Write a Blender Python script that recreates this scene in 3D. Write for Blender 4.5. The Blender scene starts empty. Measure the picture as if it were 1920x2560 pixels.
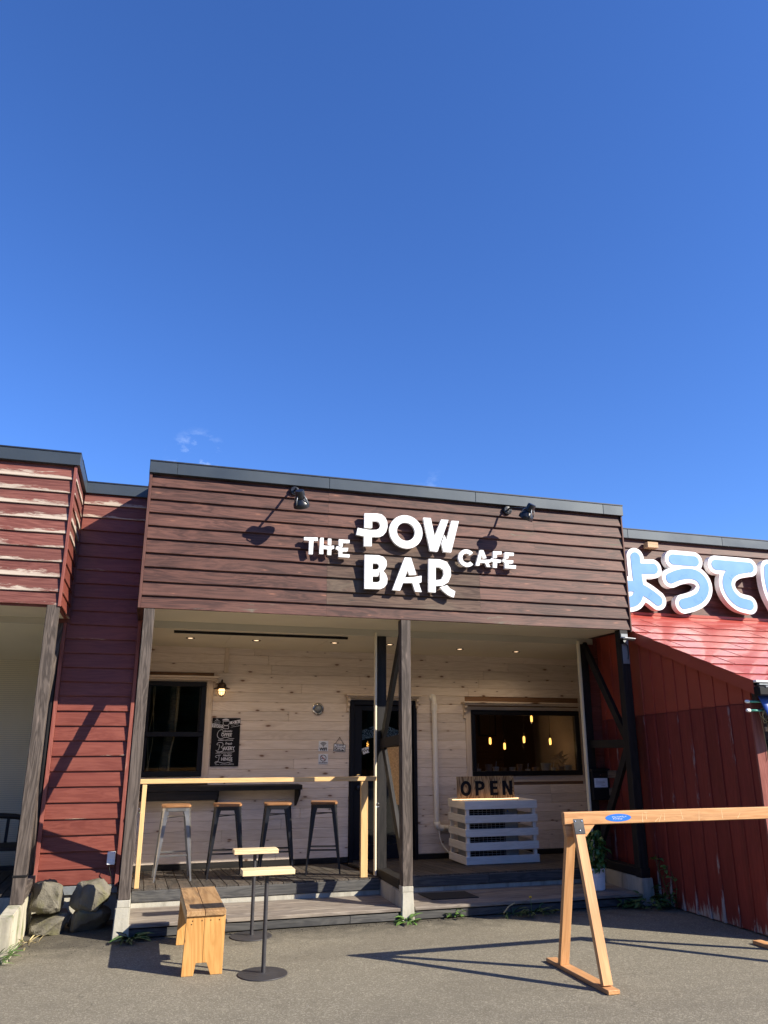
import bpy, bmesh, math, random
import numpy as np
from mathutils import Vector, Matrix, Quaternion, Euler

# ------------------------------------------------------------------ camera, sky, sun, exposure
scene = bpy.context.scene
col = scene.collection
cam_d = bpy.data.cameras.new('camera')
cam = bpy.data.objects.new('camera', cam_d)
col.objects.link(cam)
cam.location = (-1.43896, -7.78029, 1.63)
cam.rotation_euler = (math.radians(90) + 0.29096, 0, -0.29019)
cam_d.sensor_fit = 'VERTICAL'
cam_d.sensor_height = 24.0
cam_d.lens = 24.0 * 1930.43 / 2560
cam_d.clip_end = 500
cam_d.clip_start = 0.05
scene.camera = cam

SUN = Vector((1.31, -1.06, 1.06)).normalized()
SUN_EL = math.asin(SUN.z)
SUN_ROT = math.atan2(SUN.x, SUN.y)
world = bpy.data.worlds.new('World')
scene.world = world
world.use_nodes = True
wn, wl = world.node_tree.nodes, world.node_tree.links
wn.clear()
w_out = wn.new('ShaderNodeOutputWorld')
w_bg = wn.new('ShaderNodeBackground')
sky = wn.new('ShaderNodeTexSky')
sky.sky_type = 'NISHITA'
sky.sun_disc = False
sky.sun_elevation = SUN_EL
sky.sun_rotation = SUN_ROT
sky.altitude = 300
sky.air_density = 1.0
sky.dust_density = 0.3
sky.ozone_density = 3.0
w_bg.inputs['Strength'].default_value = 0.062
w_hsv = wn.new('ShaderNodeHueSaturation')
w_hsv.inputs['Saturation'].default_value = 1.12
wl.new(sky.outputs[0], w_hsv.inputs['Color'])
# thin wisps of cloud low over the roofs
tc = wn.new('ShaderNodeTexCoord')
sx = wn.new('ShaderNodeSeparateXYZ')
wl.new(tc.outputs['Generated'], sx.inputs[0])
mp = wn.new('ShaderNodeMapping')
mp.inputs['Scale'].default_value = (16, 16, 40)
wl.new(tc.outputs['Generated'], mp.inputs[0])
nz = wn.new('ShaderNodeTexNoise')
nz.inputs['Scale'].default_value = 2.2
nz.inputs['Detail'].default_value = 8
nz.inputs['Roughness'].default_value = 0.62
wl.new(mp.outputs[0], nz.inputs['Vector'])
cr = wn.new('ShaderNodeMapRange')
cr.inputs['From Min'].default_value = 0.52
cr.inputs['From Max'].default_value = 0.78
wl.new(nz.outputs['Fac'], cr.inputs['Value'])


def wmath(op, a, b=None, clamp=False):
    n = wn.new('ShaderNodeMath')
    n.operation = op
    n.use_clamp = clamp
    for i, v in enumerate((a, b)):
        if v is None:
            continue
        if isinstance(v, (int, float)):
            n.inputs[i].default_value = v
        else:
            wl.new(v, n.inputs[i])
    return n.outputs[0]


def near(cx, cy, cz, rad):
    d = wn.new('ShaderNodeVectorMath')
    d.operation = 'DISTANCE'
    wl.new(tc.outputs['Generated'], d.inputs[0])
    d.inputs[1].default_value = (cx, cy, cz)
    return wmath('SUBTRACT', 1.0, wmath('DIVIDE', d.outputs['Value'], rad), True)


patch = wmath('ADD', near(0.035, 0.9396, 0.341, 0.042), wmath('MULTIPLY', near(0.33, 0.889, 0.318, 0.025), 0.25), True)
cloud = wmath('MULTIPLY', wmath('MULTIPLY', cr.outputs[0], wmath('MULTIPLY', patch, 1.6, True)), 0.45, True)
w_gain = wn.new('ShaderNodeMixRGB')
w_gain.blend_type = 'MULTIPLY'
w_gain.inputs[0].default_value = 1.0
w_gain.inputs[2].default_value = (0.97, 1.24, 1.86, 1)
wl.new(w_hsv.outputs[0], w_gain.inputs[1])
w_mix = wn.new('ShaderNodeMixRGB')
wl.new(cloud, w_mix.inputs[0])
wl.new(w_gain.outputs[0], w_mix.inputs[1])
w_mix.inputs[2].default_value = (9.5, 11.0, 13.5, 1)
wl.new(w_mix.outputs[0], w_bg.inputs['Color'])
wl.new(w_bg.outputs[0], w_out.inputs['Surface'])

sun_d = bpy.data.lights.new('sun', 'SUN')
sun_d.energy = 5.0
sun_d.angle = math.radians(0.5)
sun_d.color = (1.0, 0.91, 0.76)
sun_o = bpy.data.objects.new('sun', sun_d)
col.objects.link(sun_o)
sun_o.rotation_euler = SUN.to_track_quat('Z', 'Y').to_euler()

scene.view_settings.view_transform = 'Standard'
scene.view_settings.look = 'None'
scene.view_settings.exposure = 1.0
scene.view_settings.gamma = 1.0
scene.view_settings.use_curve_mapping = False

R = random.Random(7)

# ------------------------------------------------------------------ materials


class NT:
    def __init__(s, name):
        s.m = bpy.data.materials.new(name)
        s.m.use_nodes = True
        s.t = s.m.node_tree
        s.n = s.t.nodes
        s.n.clear()
        s.out = s.n.new('ShaderNodeOutputMaterial')
        s.tc = s.n.new('ShaderNodeTexCoord')
        s.oi = s.n.new('ShaderNodeObjectInfo')

    def link(s, a, b):
        s.t.links.new(a, b)

    def set(s, inp, v):
        if isinstance(v, bpy.types.NodeSocket):
            s.link(v, inp)
        elif isinstance(v, (tuple, list)):
            inp.default_value = tuple(v) + (1,) if (len(v) == 3 and inp.type == 'RGBA') else v
        else:
            inp.default_value = v

    def math(s, op, a, b=0.0, c=0.0, clamp=False):
        n = s.n.new('ShaderNodeMath')
        n.operation = op
        n.use_clamp = clamp
        for i, v in enumerate((a, b, c)):
            s.set(n.inputs[i], v)
        return n.outputs[0]

    def vec(s, scale=(1, 1, 1), rand=True, coord='Object', loc=(0, 0, 0)):
        m = s.n.new('ShaderNodeMapping')
        m.inputs['Scale'].default_value = scale
        m.inputs['Location'].default_value = loc
        s.link(s.tc.outputs[coord], m.inputs[0])
        if not rand:
            return m.outputs[0]
        a = s.n.new('ShaderNodeVectorMath')
        a.operation = 'ADD'
        s.link(m.outputs[0], a.inputs[0])
        k = s.n.new('ShaderNodeCombineXYZ')
        for i, f in enumerate((37.0, 91.0, 53.0)):
            s.link(s.math('MULTIPLY', s.oi.outputs['Random'], f), k.inputs[i])
        s.link(k.outputs[0], a.inputs[1])
        return a.outputs[0]

    def noise(s, v, scale=1.0, detail=4, rough=0.55, dist=0.0):
        n = s.n.new('ShaderNodeTexNoise')
        s.link(v, n.inputs['Vector'])
        n.inputs['Scale'].default_value = scale
        n.inputs['Detail'].default_value = detail
        n.inputs['Roughness'].default_value = rough
        n.inputs['Distortion'].default_value = dist
        return n.outputs['Fac']

    def voro(s, v, scale=1.0, feature='F1', rnd=1.0):
        n = s.n.new('ShaderNodeTexVoronoi')
        n.feature = feature
        s.link(v, n.inputs['Vector'])
        n.inputs['Scale'].default_value = scale
        n.inputs['Randomness'].default_value = rnd
        return n

    def ramp(s, v, lo, hi, a=0.0, b=1.0):
        n = s.n.new('ShaderNodeMapRange')
        s.set(n.inputs['Value'], v)
        n.inputs['From Min'].default_value = lo
        n.inputs['From Max'].default_value = hi
        n.inputs['To Min'].default_value = a
        n.inputs['To Max'].default_value = b
        return n.outputs[0]

    def mix(s, f, a, b, mode='MIX'):
        n = s.n.new('ShaderNodeMixRGB')
        n.blend_type = mode
        s.set(n.inputs[0], f)
        s.set(n.inputs[1], a)
        s.set(n.inputs[2], b)
        return n.outputs[0]

    def bump(s, h, strength=0.3, dist=0.002):
        n = s.n.new('ShaderNodeBump')
        n.inputs['Strength'].default_value = strength
        n.inputs['Distance'].default_value = dist
        s.link(h, n.inputs['Height'])
        return n.outputs[0]

    def pbr(s, color, rough=0.6, metal=0.0, bump=None, spec=0.5, coat=0.0, coat_rough=0.1, emit=None, estr=0.0):
        p = s.n.new('ShaderNodeBsdfPrincipled')
        s.set(p.inputs['Base Color'], color)
        s.set(p.inputs['Roughness'], rough)
        s.set(p.inputs['Metallic'], metal)
        s.set(p.inputs['Specular IOR Level'], spec)
        s.set(p.inputs['Coat Weight'], coat)
        s.set(p.inputs['Coat Roughness'], coat_rough)
        if bump is not None:
            s.link(bump, p.inputs['Normal'])
        if emit is not None:
            s.set(p.inputs['Emission Color'], emit)
            s.set(p.inputs['Emission Strength'], estr)
        s.link(p.outputs[0], s.out.inputs['Surface'])
        return s.m


def wood(name, c1, c2, knots=None, knot_sc=(2.6, 9.0), vary=0.25, rough=0.6, grain=0.5, wear=None,
         wear_amt=0.5, wear_edge=0.0, spec=0.35, bump_s=0.35, stain=None, stain_amt=0.0, knot_p=0.5, grain_sc=46, foot=None):
    """timber with its long side along local X"""
    s = NT(name)
    g_v = s.vec((1.6, grain_sc, grain_sc))
    g = s.noise(g_v, 1.0, 5, 0.6, 0.6)
    g2 = s.noise(s.vec((0.9, 9, 9)), 1.0, 4, 0.55, 1.2)
    band_ = s.math('FRACT', s.math('MULTIPLY', g2, 7.0))
    band_ = s.ramp(s.math('ABSOLUTE', s.math('SUBTRACT', band_, 0.5)), 0.0, 0.5)
    gg = s.math('ADD', s.math('MULTIPLY', g, 0.7), s.math('MULTIPLY', band_, 0.3))
    c = s.mix(s.ramp(gg, 0.38, 0.64), c1, c2) if grain else s.mix(0.0, c1, c2)
    # each piece a little lighter or darker
    v = s.ramp(s.oi.outputs['Random'], 0, 1, 1 - vary, 1 + vary)
    hs = s.n.new('ShaderNodeHueSaturation')
    s.set(hs.inputs['Value'], v)
    s.set(hs.inputs['Color'], c)
    c = hs.outputs[0]
    if stain is not None:
        st = s.noise(s.vec((1.3, 4, 4)), 1.0, 6, 0.62, 0.8)
        c = s.mix(s.math('MULTIPLY', s.ramp(st, 0.48, 0.66), stain_amt), c, stain)
    if knots is not None:
        sp = s.n.new('ShaderNodeSeparateXYZ')
        s.link(s.tc.outputs['Object'], sp.inputs[0])
        wob = s.noise(s.vec((9, 9, 9)), 1.0, 2)
        kx = s.math('ADD', s.math('MULTIPLY', sp.outputs[0], knot_sc[0]), s.math('MULTIPLY', s.oi.outputs['Random'], 77))
        kz = s.math('MULTIPLY', s.math('ADD', sp.outputs[1], sp.outputs[2]), knot_sc[1])
        cb = s.n.new('ShaderNodeCombineXYZ')
        s.link(kx, cb.inputs[0])
        s.link(s.math('ADD', kz, s.math('MULTIPLY', wob, 0.12)), cb.inputs[1])
        vo = s.voro(cb.outputs[0], 1.0)
        vo.voronoi_dimensions = '2D'
        sel = s.math('LESS_THAN', s.n_sep(vo.outputs['Color']), knot_p)
        sc3 = s.n.new('ShaderNodeSeparateColor')
        s.link(vo.outputs['Color'], sc3.inputs[0])
        dist_ = s.math('DIVIDE', vo.outputs['Distance'], s.ramp(sc3.outputs[1], 0, 1, 0.45, 1.6))
        core = s.math('MULTIPLY', s.ramp(dist_, 0.035, 0.085, 1, 0), sel)
        halo = s.math('MULTIPLY', s.ramp(dist_, 0.06, 0.22, 0.45, 0), sel)
        c = s.mix(s.math('MULTIPLY', halo, 0.8), c, s.mix(0.5, c2, knots))
        c = s.mix(core, c, knots)
    r = rough
    if wear is not None:
        # flaked and bleached patches with ragged edges
        sp2 = s.n.new('ShaderNodeSeparateXYZ')
        s.link(s.tc.outputs['Object'], sp2.inputs[0])
        n1 = s.noise(s.vec((3.2, 26, 26)), 1.0, 9, 0.78, 0.5)
        n2 = s.noise(s.vec((0.8, 1.2, 1.2)), 1.0, 3)
        a = s.math('ADD', s.math('MULTIPLY', n1, 0.55), s.math('MULTIPLY', n2, 0.45))
        a = s.math('SUBTRACT', a, s.math('MULTIPLY', sp2.outputs[2], wear_edge))
        if foot:
            a = s.math('ADD', a, s.ramp(sp2.outputs[0], foot[0], foot[1], foot[2], 0.0))
        f = s.ramp(a, 0.62 - wear_amt * 0.22, 0.67 - wear_amt * 0.22)
        wc = s.mix(s.ramp(g, 0.35, 0.7), wear, tuple(x * 0.62 for x in wear))
        c = s.mix(f, c, wc)
        r = s.ramp(f, 0, 1, rough, 0.85)
    b = s.bump(gg, bump_s, 0.003)
    return s.pbr(c, r, 0.0, b, spec)


def _sep(s, colsock):
    n = s.n.new('ShaderNodeSeparateColor')
    s.link(colsock, n.inputs[0])
    return n.outputs[0]


NT.n_sep = _sep


def lamp(name, loc, watts, color, radius, parent, spot=None):
    d = bpy.data.lights.new(name, 'SPOT' if spot else 'POINT')
    d.energy = watts
    d.color = color
    d.shadow_soft_size = radius
    if spot:
        d.spot_size = spot
        d.spot_blend = 0.8
    o = bpy.data.objects.new(name, d)
    col.objects.link(o)
    o.parent = parent
    o.location = to_world(loc) - W[parent.name]
    return o


def plain(name, c, rough=0.5, metal=0.0, vary=0.12, spec=0.5, nsc=20, bump_s=0.05, coat=0.0):
    s = NT(name)
    n = s.noise(s.vec((nsc, nsc, nsc)), 1.0, 5)
    cc = s.mix(s.ramp(n, 0.3, 0.7), tuple(x * (1 - vary) for x in c), tuple(min(1, x * (1 + vary)) for x in c))
    return s.pbr(cc, s.ramp(n, 0.3, 0.7, rough * 0.85, min(1, rough * 1.15)), metal, s.bump(n, bump_s, 0.002), spec, coat)


def emitter(name, c, strength):
    s = NT(name)
    return s.pbr((0.8, 0.8, 0.8), 0.4, emit=c, estr=strength)


def concrete(name, c, stain=(0.12, 0.11, 0.09), green=None, depth=0.006):
    s = NT(name)
    a = s.noise(s.vec((3, 3, 3)), 1.0, 8, 0.6)
    b = s.noise(s.vec((60, 60, 60)), 1.0, 4, 0.6)
    st = s.noise(s.vec((9, 9, 1.6)), 1.0, 5, 0.6)
    cc = s.mix(s.ramp(a, 0.3, 0.7), tuple(x * 0.78 for x in c), c)
    cc = s.mix(s.math('MULTIPLY', s.ramp(st, 0.5, 0.72), 0.55), cc, stain)
    if green:
        gn = s.noise(s.vec((5, 5, 3)), 1.0, 7, 0.65)
        cc = s.mix(s.math('MULTIPLY', s.ramp(gn, 0.5, 0.62), 0.75), cc, green)
    cc = s.mix(s.math('MULTIPLY', s.ramp(b, 0.55, 0.75), 0.4), cc, tuple(x * 0.5 for x in c))
    h = s.math('ADD', a, s.math('MULTIPLY', b, 0.5))
    return s.pbr(cc, 0.9, 0, s.bump(h, 0.6, depth), 0.3)


M = {}
M['fascia'] = wood('brown stained boards', (0.044, 0.0165, 0.0125), (0.100, 0.041, 0.030), knots=(0.20, 0.085, 0.055), knot_sc=(2.0, 8), knot_p=0.42,
                   vary=0.26, rough=0.62, stain=(0.150, 0.067, 0.049), stain_amt=0.45, wear=(0.17, 0.15, 0.115), wear_amt=0.06, bump_s=0.5)
M['fascia_grey'] = wood('weathered grey boards', (0.052, 0.029, 0.022), (0.104, 0.064, 0.047), knots=(0.03, 0.025, 0.02), knot_sc=(1.6, 8), knot_p=0.3,
                        vary=0.14, rough=0.75, stain=(0.125, 0.10, 0.072), stain_amt=0.6, bump_s=0.5)
M['peeled'] = wood('peeling red painted boards', (0.125, 0.038, 0.029), (0.19, 0.068, 0.052), vary=0.15, rough=0.55, wear=(0.50, 0.42, 0.345),
                   wear_amt=0.82, wear_edge=2.2, bump_s=0.5)
M['red'] = wood('dark red painted boards', (0.146, 0.037, 0.026), (0.19, 0.054, 0.038), vary=0.12, rough=0.42, wear=(0.52, 0.40, 0.31),
                wear_amt=0.16, wear_edge=2.8, bump_s=0.3, stain=(0.25, 0.085, 0.062), stain_amt=0.35)
M['peeled_brown'] = wood('peeling brown boards', (0.065, 0.027, 0.021), (0.11, 0.045, 0.035), vary=0.1, rough=0.6, wear=(0.58, 0.46, 0.33),
                         wear_amt=0.30, wear_edge=1.4, bump_s=0.4)
M['red_trim'] = wood('red painted trim', (0.19, 0.055, 0.042), (0.26, 0.085, 0.066), vary=0.08, rough=0.5, wear=(0.5, 0.36, 0.27), wear_amt=0.1)
M['brown_trim'] = wood('brown corner trim', (0.085, 0.034, 0.027), (0.12, 0.052, 0.04), vary=0.08, rough=0.6)
M['shed_red'] = wood('shed red boards', (0.17, 0.026, 0.020), (0.21, 0.034, 0.026), vary=0.12, rough=0.5, wear=(0.5, 0.42, 0.36),
                     wear_amt=-0.30, wear_edge=0.0, bump_s=0.25, foot=(-0.98, -0.62, 0.22))
M['shed_batten'] = wood('flaking shed battens', (0.17, 0.026, 0.020), (0.21, 0.034, 0.026), vary=0.12, rough=0.5, wear=(0.42, 0.40, 0.40),
                        wear_amt=0.26, wear_edge=0.0, foot=(-0.98, -0.62, 0.15))
M['shed_orange'] = plain('orange red sheet metal', (0.36, 0.062, 0.035), 0.42, 0.0, 0.06, nsc=3)
M['shed_base'] = wood('worn red board foot', (0.18, 0.03, 0.023), (0.22, 0.04, 0.03), vary=0.12, rough=0.6, wear=(0.55, 0.47, 0.38),
                      wear_amt=0.5, wear_edge=0.0)
M['pine'] = wood('whitewashed knotty pine', (0.77, 0.665, 0.565), (0.68, 0.575, 0.475), knots=(0.19, 0.10, 0.058), knot_sc=(3.0, 7.6), knot_p=0.5,
                 vary=0.11, rough=0.62, bump_s=0.12, grain_sc=38)
M['pine_trim'] = wood('pine trim', (0.70, 0.58, 0.46), (0.60, 0.48, 0.36), knots=(0.13, 0.062, 0.03), knot_sc=(1.2, 5), knot_p=0.3, vary=0.06, rough=0.6, bump_s=0.12)
M['black_wood'] = wood('black stained timber', (0.006, 0.0052, 0.0052), (0.014, 0.012, 0.0115), vary=0.2, rough=0.62, bump_s=0.5)
M['post_grey'] = wood('weathered grey brown post', (0.050, 0.039, 0.033), (0.115, 0.092, 0.078), knots=(0.16, 0.125, 0.105), knot_sc=(2.2, 9), knot_p=0.35,
                      vary=0.08, rough=0.75, wear=(0.34, 0.30, 0.26), wear_amt=-0.28, bump_s=0.7)
M['deck'] = wood('grey brown decking', (0.036, 0.031, 0.026), (0.075, 0.065, 0.055), vary=0.22, rough=0.68, bump_s=0.5, stain=(0.14, 0.10, 0.072), stain_amt=0.4)
M['step'] = wood('weathered grey step boards', (0.13, 0.108, 0.09), (0.22, 0.19, 0.16), vary=0.16, rough=0.78, bump_s=0.7, stain=(0.30, 0.255, 0.20), stain_amt=0.6)
M['deck_edge'] = wood('dark grey edge board', (0.045, 0.045, 0.045), (0.085, 0.083, 0.079), knots=(0.03, 0.028, 0.027), knot_sc=(1.5, 6), knot_p=0.4, vary=0.12,
                      rough=0.7, wear=(0.30, 0.27, 0.24), wear_amt=-0.25, bump_s=0.5)
M['cap'] = plain('dark slate sheet metal', (0.055, 0.070, 0.082), 0.42, 0.35, 0.10, nsc=1.6)
M['cap_dark'] = plain('cap edge', (0.018, 0.022, 0.03), 0.5, 0.3)
M['soffit'] = plain('cream soffit board', (0.72, 0.655, 0.50), 0.8, 0, 0.04, nsc=2)
M['soffit_strip'] = plain('grey beige beam cover', (0.50, 0.46, 0.37), 0.8, 0, 0.05, nsc=2)
M['beam_gold'] = wood('new larch beam', (0.60, 0.33, 0.15), (0.48, 0.24, 0.10), knots=(0.26, 0.10, 0.04), knot_sc=(1.6, 7), knot_p=0.3, vary=0.06, rough=0.5, bump_s=0.3, stain=(0.36, 0.19, 0.09), stain_amt=0.45)
M['bench_wood'] = wood('honey pine bench', (0.62, 0.34, 0.115), (0.50, 0.25, 0.075), knots=(0.22, 0.09, 0.03), knot_sc=(2.2, 5), knot_p=0.3, vary=0.07, rough=0.42, bump_s=0.25, stain=(0.42, 0.21, 0.06), stain_amt=0.4)
M['bench_top'] = wood('worn bench top', (0.42, 0.26, 0.125), (0.30, 0.17, 0.075), vary=0.05, rough=0.45, stain=(0.13, 0.085, 0.05), stain_amt=0.9, bump_s=0.2)
M['pale_wood'] = wood('pale pine', (0.76, 0.60, 0.36), (0.66, 0.48, 0.26), vary=0.04, rough=0.5, bump_s=0.12, grain_sc=60)
M['rail_wood'] = wood('rail pine', (0.70, 0.47, 0.22), (0.60, 0.37, 0.16), knots=(0.3, 0.14, 0.06), knot_sc=(1.0, 5), knot_p=0.25, vary=0.05, rough=0.5, bump_s=0.12)
M['seat_wood'] = wood('stool seat wood', (0.34, 0.18, 0.085), (0.24, 0.12, 0.055), vary=0.08, rough=0.4)
M['steel'] = plain('brushed gunmetal steel', (0.30, 0.30, 0.30), 0.38, 0.85, 0.12, nsc=6)
M['black_steel'] = plain('black steel', (0.011, 0.012, 0.016), 0.34, 0.0, 0.1, spec=0.5)
M['black_matt'] = plain('matt black', (0.007, 0.007, 0.0075), 0.6, 0.0, 0.12, spec=0.25)
M['navy'] = plain('navy black frame', (0.0045, 0.005, 0.009), 0.45, 0.0, 0.1, spec=0.25)
M['table_pole'] = plain('charcoal powder coat', (0.045, 0.043, 0.046), 0.5, 0.2)
M['white_paint'] = plain('white paint', (0.84, 0.84, 0.83), 0.5, 0, 0.02)
M['letter_white'] = plain('white acrylic letter', (0.88, 0.88, 0.87), 0.3, 0, 0.01, bump_s=0.0)
M['slat_white'] = wood('white washed slats', (0.84, 0.79, 0.70), (0.76, 0.71, 0.62), vary=0.05, rough=0.6, bump_s=0.15)
M['pvc'] = plain('white plastic', (0.84, 0.81, 0.75), 0.4, 0, 0.03)
M['sky_blue'] = plain('pale blue sign face', (0.155, 0.335, 0.60), 0.3, 0, 0.05, nsc=4)
M['concrete'] = concrete('concrete', (0.46, 0.44, 0.37))
M['concrete_moss'] = concrete('mossy concrete', (0.52, 0.48, 0.37), green=(0.12, 0.15, 0.05))
M['stone'] = concrete('boulder', (0.17, 0.155, 0.12), (0.055, 0.05, 0.04), (0.13, 0.125, 0.06), 0.022)
M['grey_metal'] = plain('grey flashing', (0.25, 0.27, 0.28), 0.5, 0.4)
M['chrome'] = plain('chrome', (0.7, 0.7, 0.7), 0.12, 1.0, 0.03, bump_s=0)
M['bronze'] = plain('dark bronze', (0.045, 0.025, 0.016), 0.45, 0.5)
M['warm_glass'] = emitter('lit warm glass', (1.0, 0.60, 0.24), 1.5)
M['down_glow'] = emitter('lit downlight', (1.0, 0.66, 0.38), 1.7)
M['filament'] = emitter('lit bulb', (1.0, 0.42, 0.08), 2.4)
M['led'] = emitter('warm led strip', (1.0, 0.60, 0.27), 1.3)
M['interior'] = wood('interior boards', (0.24, 0.13, 0.07), (0.30, 0.17, 0.09), vary=0.1)
M['interior_pale'] = plain('pale interior panel', (0.22, 0.155, 0.11), 0.7)
M['ceramic'] = plain('pale ceramic pot', (0.55, 0.56, 0.58), 0.4)
M['terracotta'] = plain('clay pot', (0.36, 0.24, 0.18), 0.6)
M['leaf'] = plain('basil leaf', (0.055, 0.13, 0.025), 0.4, 0, 0.3, nsc=30)
M['weed'] = plain('weed leaf', (0.10, 0.19, 0.04), 0.5, 0, 0.3, nsc=30)
M['weed_dark'] = plain('dark weed leaf', (0.045, 0.10, 0.025), 0.5, 0, 0.3, nsc=30)
M['flower'] = plain('yellow flower', (0.75, 0.55, 0.03), 0.6)
M['straw'] = plain('dry stalk', (0.42, 0.34, 0.17), 0.7)
M['tarp'] = plain('blue mesh cloth', (0.035, 0.10, 0.42), 0.45, 0, 0.1)
M['tube_green'] = plain('sea green tube', (0.10, 0.38, 0.28), 0.35)
M['sticker_blue'] = plain('blue sticker', (0.025, 0.16, 0.62), 0.35, 0, 0.03)
M['ink'] = plain('dark ink', (0.008, 0.008, 0.011), 0.7, spec=0.2)
M['chalk'] = plain('chalk', (0.62, 0.62, 0.64), 0.8, 0, 0.15, nsc=90)
M['red_ink'] = plain('red ink', (0.35, 0.03, 0.03), 0.6)
M['mat'] = plain('black rubber mat', (0.012, 0.012, 0.013), 0.85, nsc=120, bump_s=0.5)
M['brass'] = plain('brass', (0.5, 0.38, 0.2), 0.3, 1.0)
M['paper'] = plain('paper', (0.72, 0.74, 0.78), 0.8, 0, 0.03)
M['driftwood'] = wood('driftwood', (0.10, 0.075, 0.06), (0.17, 0.13, 0.10), vary=0.05, rough=0.8)
M['pale_wood_lit_edge'] = wood('pale peeled wood', (0.55, 0.38, 0.22), (0.42, 0.27, 0.14), vary=0.05, rough=0.6)
M['ac_body'] = plain('beige metal case', (0.36, 0.36, 0.34), 0.5)
M['treeleaf'] = plain('far foliage', (0.035, 0.06, 0.018), 0.7, 0, 0.4, nsc=2)
M['bark'] = plain('bark', (0.06, 0.045, 0.03), 0.9)

# glass that mirrors the surroundings and lets the room show through
s = NT('window glass')
tr = s.n.new('ShaderNodeBsdfTransparent')
tr.inputs[0].default_value = (0.80, 0.84, 0.84, 1)
gl = s.n.new('ShaderNodeBsdfGlossy')
gl.inputs['Roughness'].default_value = 0.01
fr = s.n.new('ShaderNodeFresnel')
fr.inputs[0].default_value = 1.5
mx = s.n.new('ShaderNodeMixShader')
s.link(s.math('MULTIPLY', fr.outputs[0], 1.15, clamp=True), mx.inputs[0])
s.link(tr.outputs[0], mx.inputs[1])
s.link(gl.outputs[0], mx.inputs[2])
s.link(mx.outputs[0], s.out.inputs['Surface'])
M['glass'] = s.m

# glossy red enamelled roof
s = NT('glossy red roof metal')
n = s.noise(s.vec((1.2, 1.2, 1.2)), 1.0, 2)
n_f = s.noise(s.vec((9, 9, 9)), 1.0, 6, 0.6)
cc = s.mix(s.ramp(n_f, 0.3, 0.7), (0.36, 0.058, 0.043), (0.43, 0.080, 0.060))
M['roof_red'] = s.pbr(cc, 0.45, 0.0, s.bump(n, 0.10, 0.03), 0.4, 0.22, 0.06)
M['roof_red'].node_tree.nodes['Principled BSDF'].inputs['Coat IOR'].default_value = 1.5

# oriented strand board
s = NT('oriented strand board')
vo = s.voro(s.vec((40, 40, 90)), 1.0)
a = s.n_sep(vo.outputs['Color'])
c = s.mix(a, (0.44, 0.25, 0.10), (0.66, 0.42, 0.19))
M['osb'] = s.pbr(c, 0.6, 0, s.bump(a, 0.4, 0.003), 0.3)

# scorched plywood with strong figure
s = NT('figured plywood')
w1 = s.noise(s.vec((7, 7, 1.3)), 1.0, 3, 0.5, 1.0)
fz = s.math('FRACT', s.math('MULTIPLY', w1, 12))
fz = s.ramp(s.math('ABSOLUTE', s.math('SUBTRACT', fz, 0.5)), 0.05, 0.4)
c = s.mix(fz, (0.20, 0.105, 0.042), (0.55, 0.36, 0.17))
M['plywood'] = s.pbr(c, 0.6, 0, s.bump(fz, 0.3, 0.002), 0.3)

# white and black marbled reflection, painted on a sheet behind the door glass
s = NT('marbled film')
w1 = s.noise(s.vec((3.0, 1, 9)), 1.0, 3, 0.5, 1.5)
fz = s.math('FRACT', s.math('MULTIPLY', w1, 14))
fz = s.ramp(s.math('ABSOLUTE', s.math('SUBTRACT', fz, 0.5)), 0.2, 0.3)
M['marbled'] = s.pbr(s.mix(fz, (0.03, 0.03, 0.03), (0.65, 0.65, 0.65)), 0.5)

# asphalt
s = NT('asphalt')
P_ = s.vec((1, 1, 1), rand=False)
big = s.noise(s.vec((0.55, 0.55, 0.55), False), 1.0, 4, 0.55)
mid = s.noise(s.vec((6, 6, 6), False), 1.0, 6, 0.65)
fine = s.noise(s.vec((150, 150, 150), False), 1.0, 3, 0.7)
vo = s.voro(s.vec((95, 95, 95), False), 1.0)
agg = s.n_sep(vo.outputs['Color'])
c = s.mix(s.ramp(big, 0.3, 0.7), (0.150, 0.133, 0.097), (0.195, 0.175, 0.128))
c = s.mix(s.ramp(mid, 0.3, 0.75), c, (0.215, 0.193, 0.142))
c = s.mix(s.math('MULTIPLY', s.ramp(agg, 0.55, 1.0), 0.55), c, (0.42, 0.38, 0.29))
c = s.mix(s.math('MULTIPLY', s.ramp(fine, 0.48, 0.66), 0.8), c, (0.060, 0.052, 0.040))
# dirt along the building's foot, darkened to paint in deep shade; light scuffs out in the yard
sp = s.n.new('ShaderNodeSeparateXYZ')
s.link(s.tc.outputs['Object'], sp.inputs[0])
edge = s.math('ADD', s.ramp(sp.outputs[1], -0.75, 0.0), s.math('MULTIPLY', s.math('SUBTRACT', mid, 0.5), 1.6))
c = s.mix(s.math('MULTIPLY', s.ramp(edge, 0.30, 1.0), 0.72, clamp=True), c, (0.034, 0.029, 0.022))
sc = s.voro(s.vec((1.3, 2.4, 1), False), 1.0)
sel = s.math('LESS_THAN', s.n_sep(sc.outputs['Color']), 0.3)
scf = s.math('MULTIPLY', s.ramp(s.math('ADD', sc.outputs['Distance'], s.math('MULTIPLY', s.noise(s.vec((30, 30, 30), False), 1, 4), 0.09)), 0.055, 0.075, 1, 0), sel)
c = s.mix(s.math('MULTIPLY', scf, 0.5), c, (0.45, 0.42, 0.38))
ck = s.voro(s.vec((0.42, 0.42, 0.42), False), 1.0, 'DISTANCE_TO_EDGE')
wob = s.noise(s.vec((5, 5, 5), False), 1.0, 6)
patchn = s.noise(s.vec((0.28, 0.9, 1), False), 1.0, 7, 0.62, 0.7)
c = s.mix(s.math('MULTIPLY', s.ramp(patchn, 0.50, 0.62), 0.30), c, (0.105, 0.092, 0.070))
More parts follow.
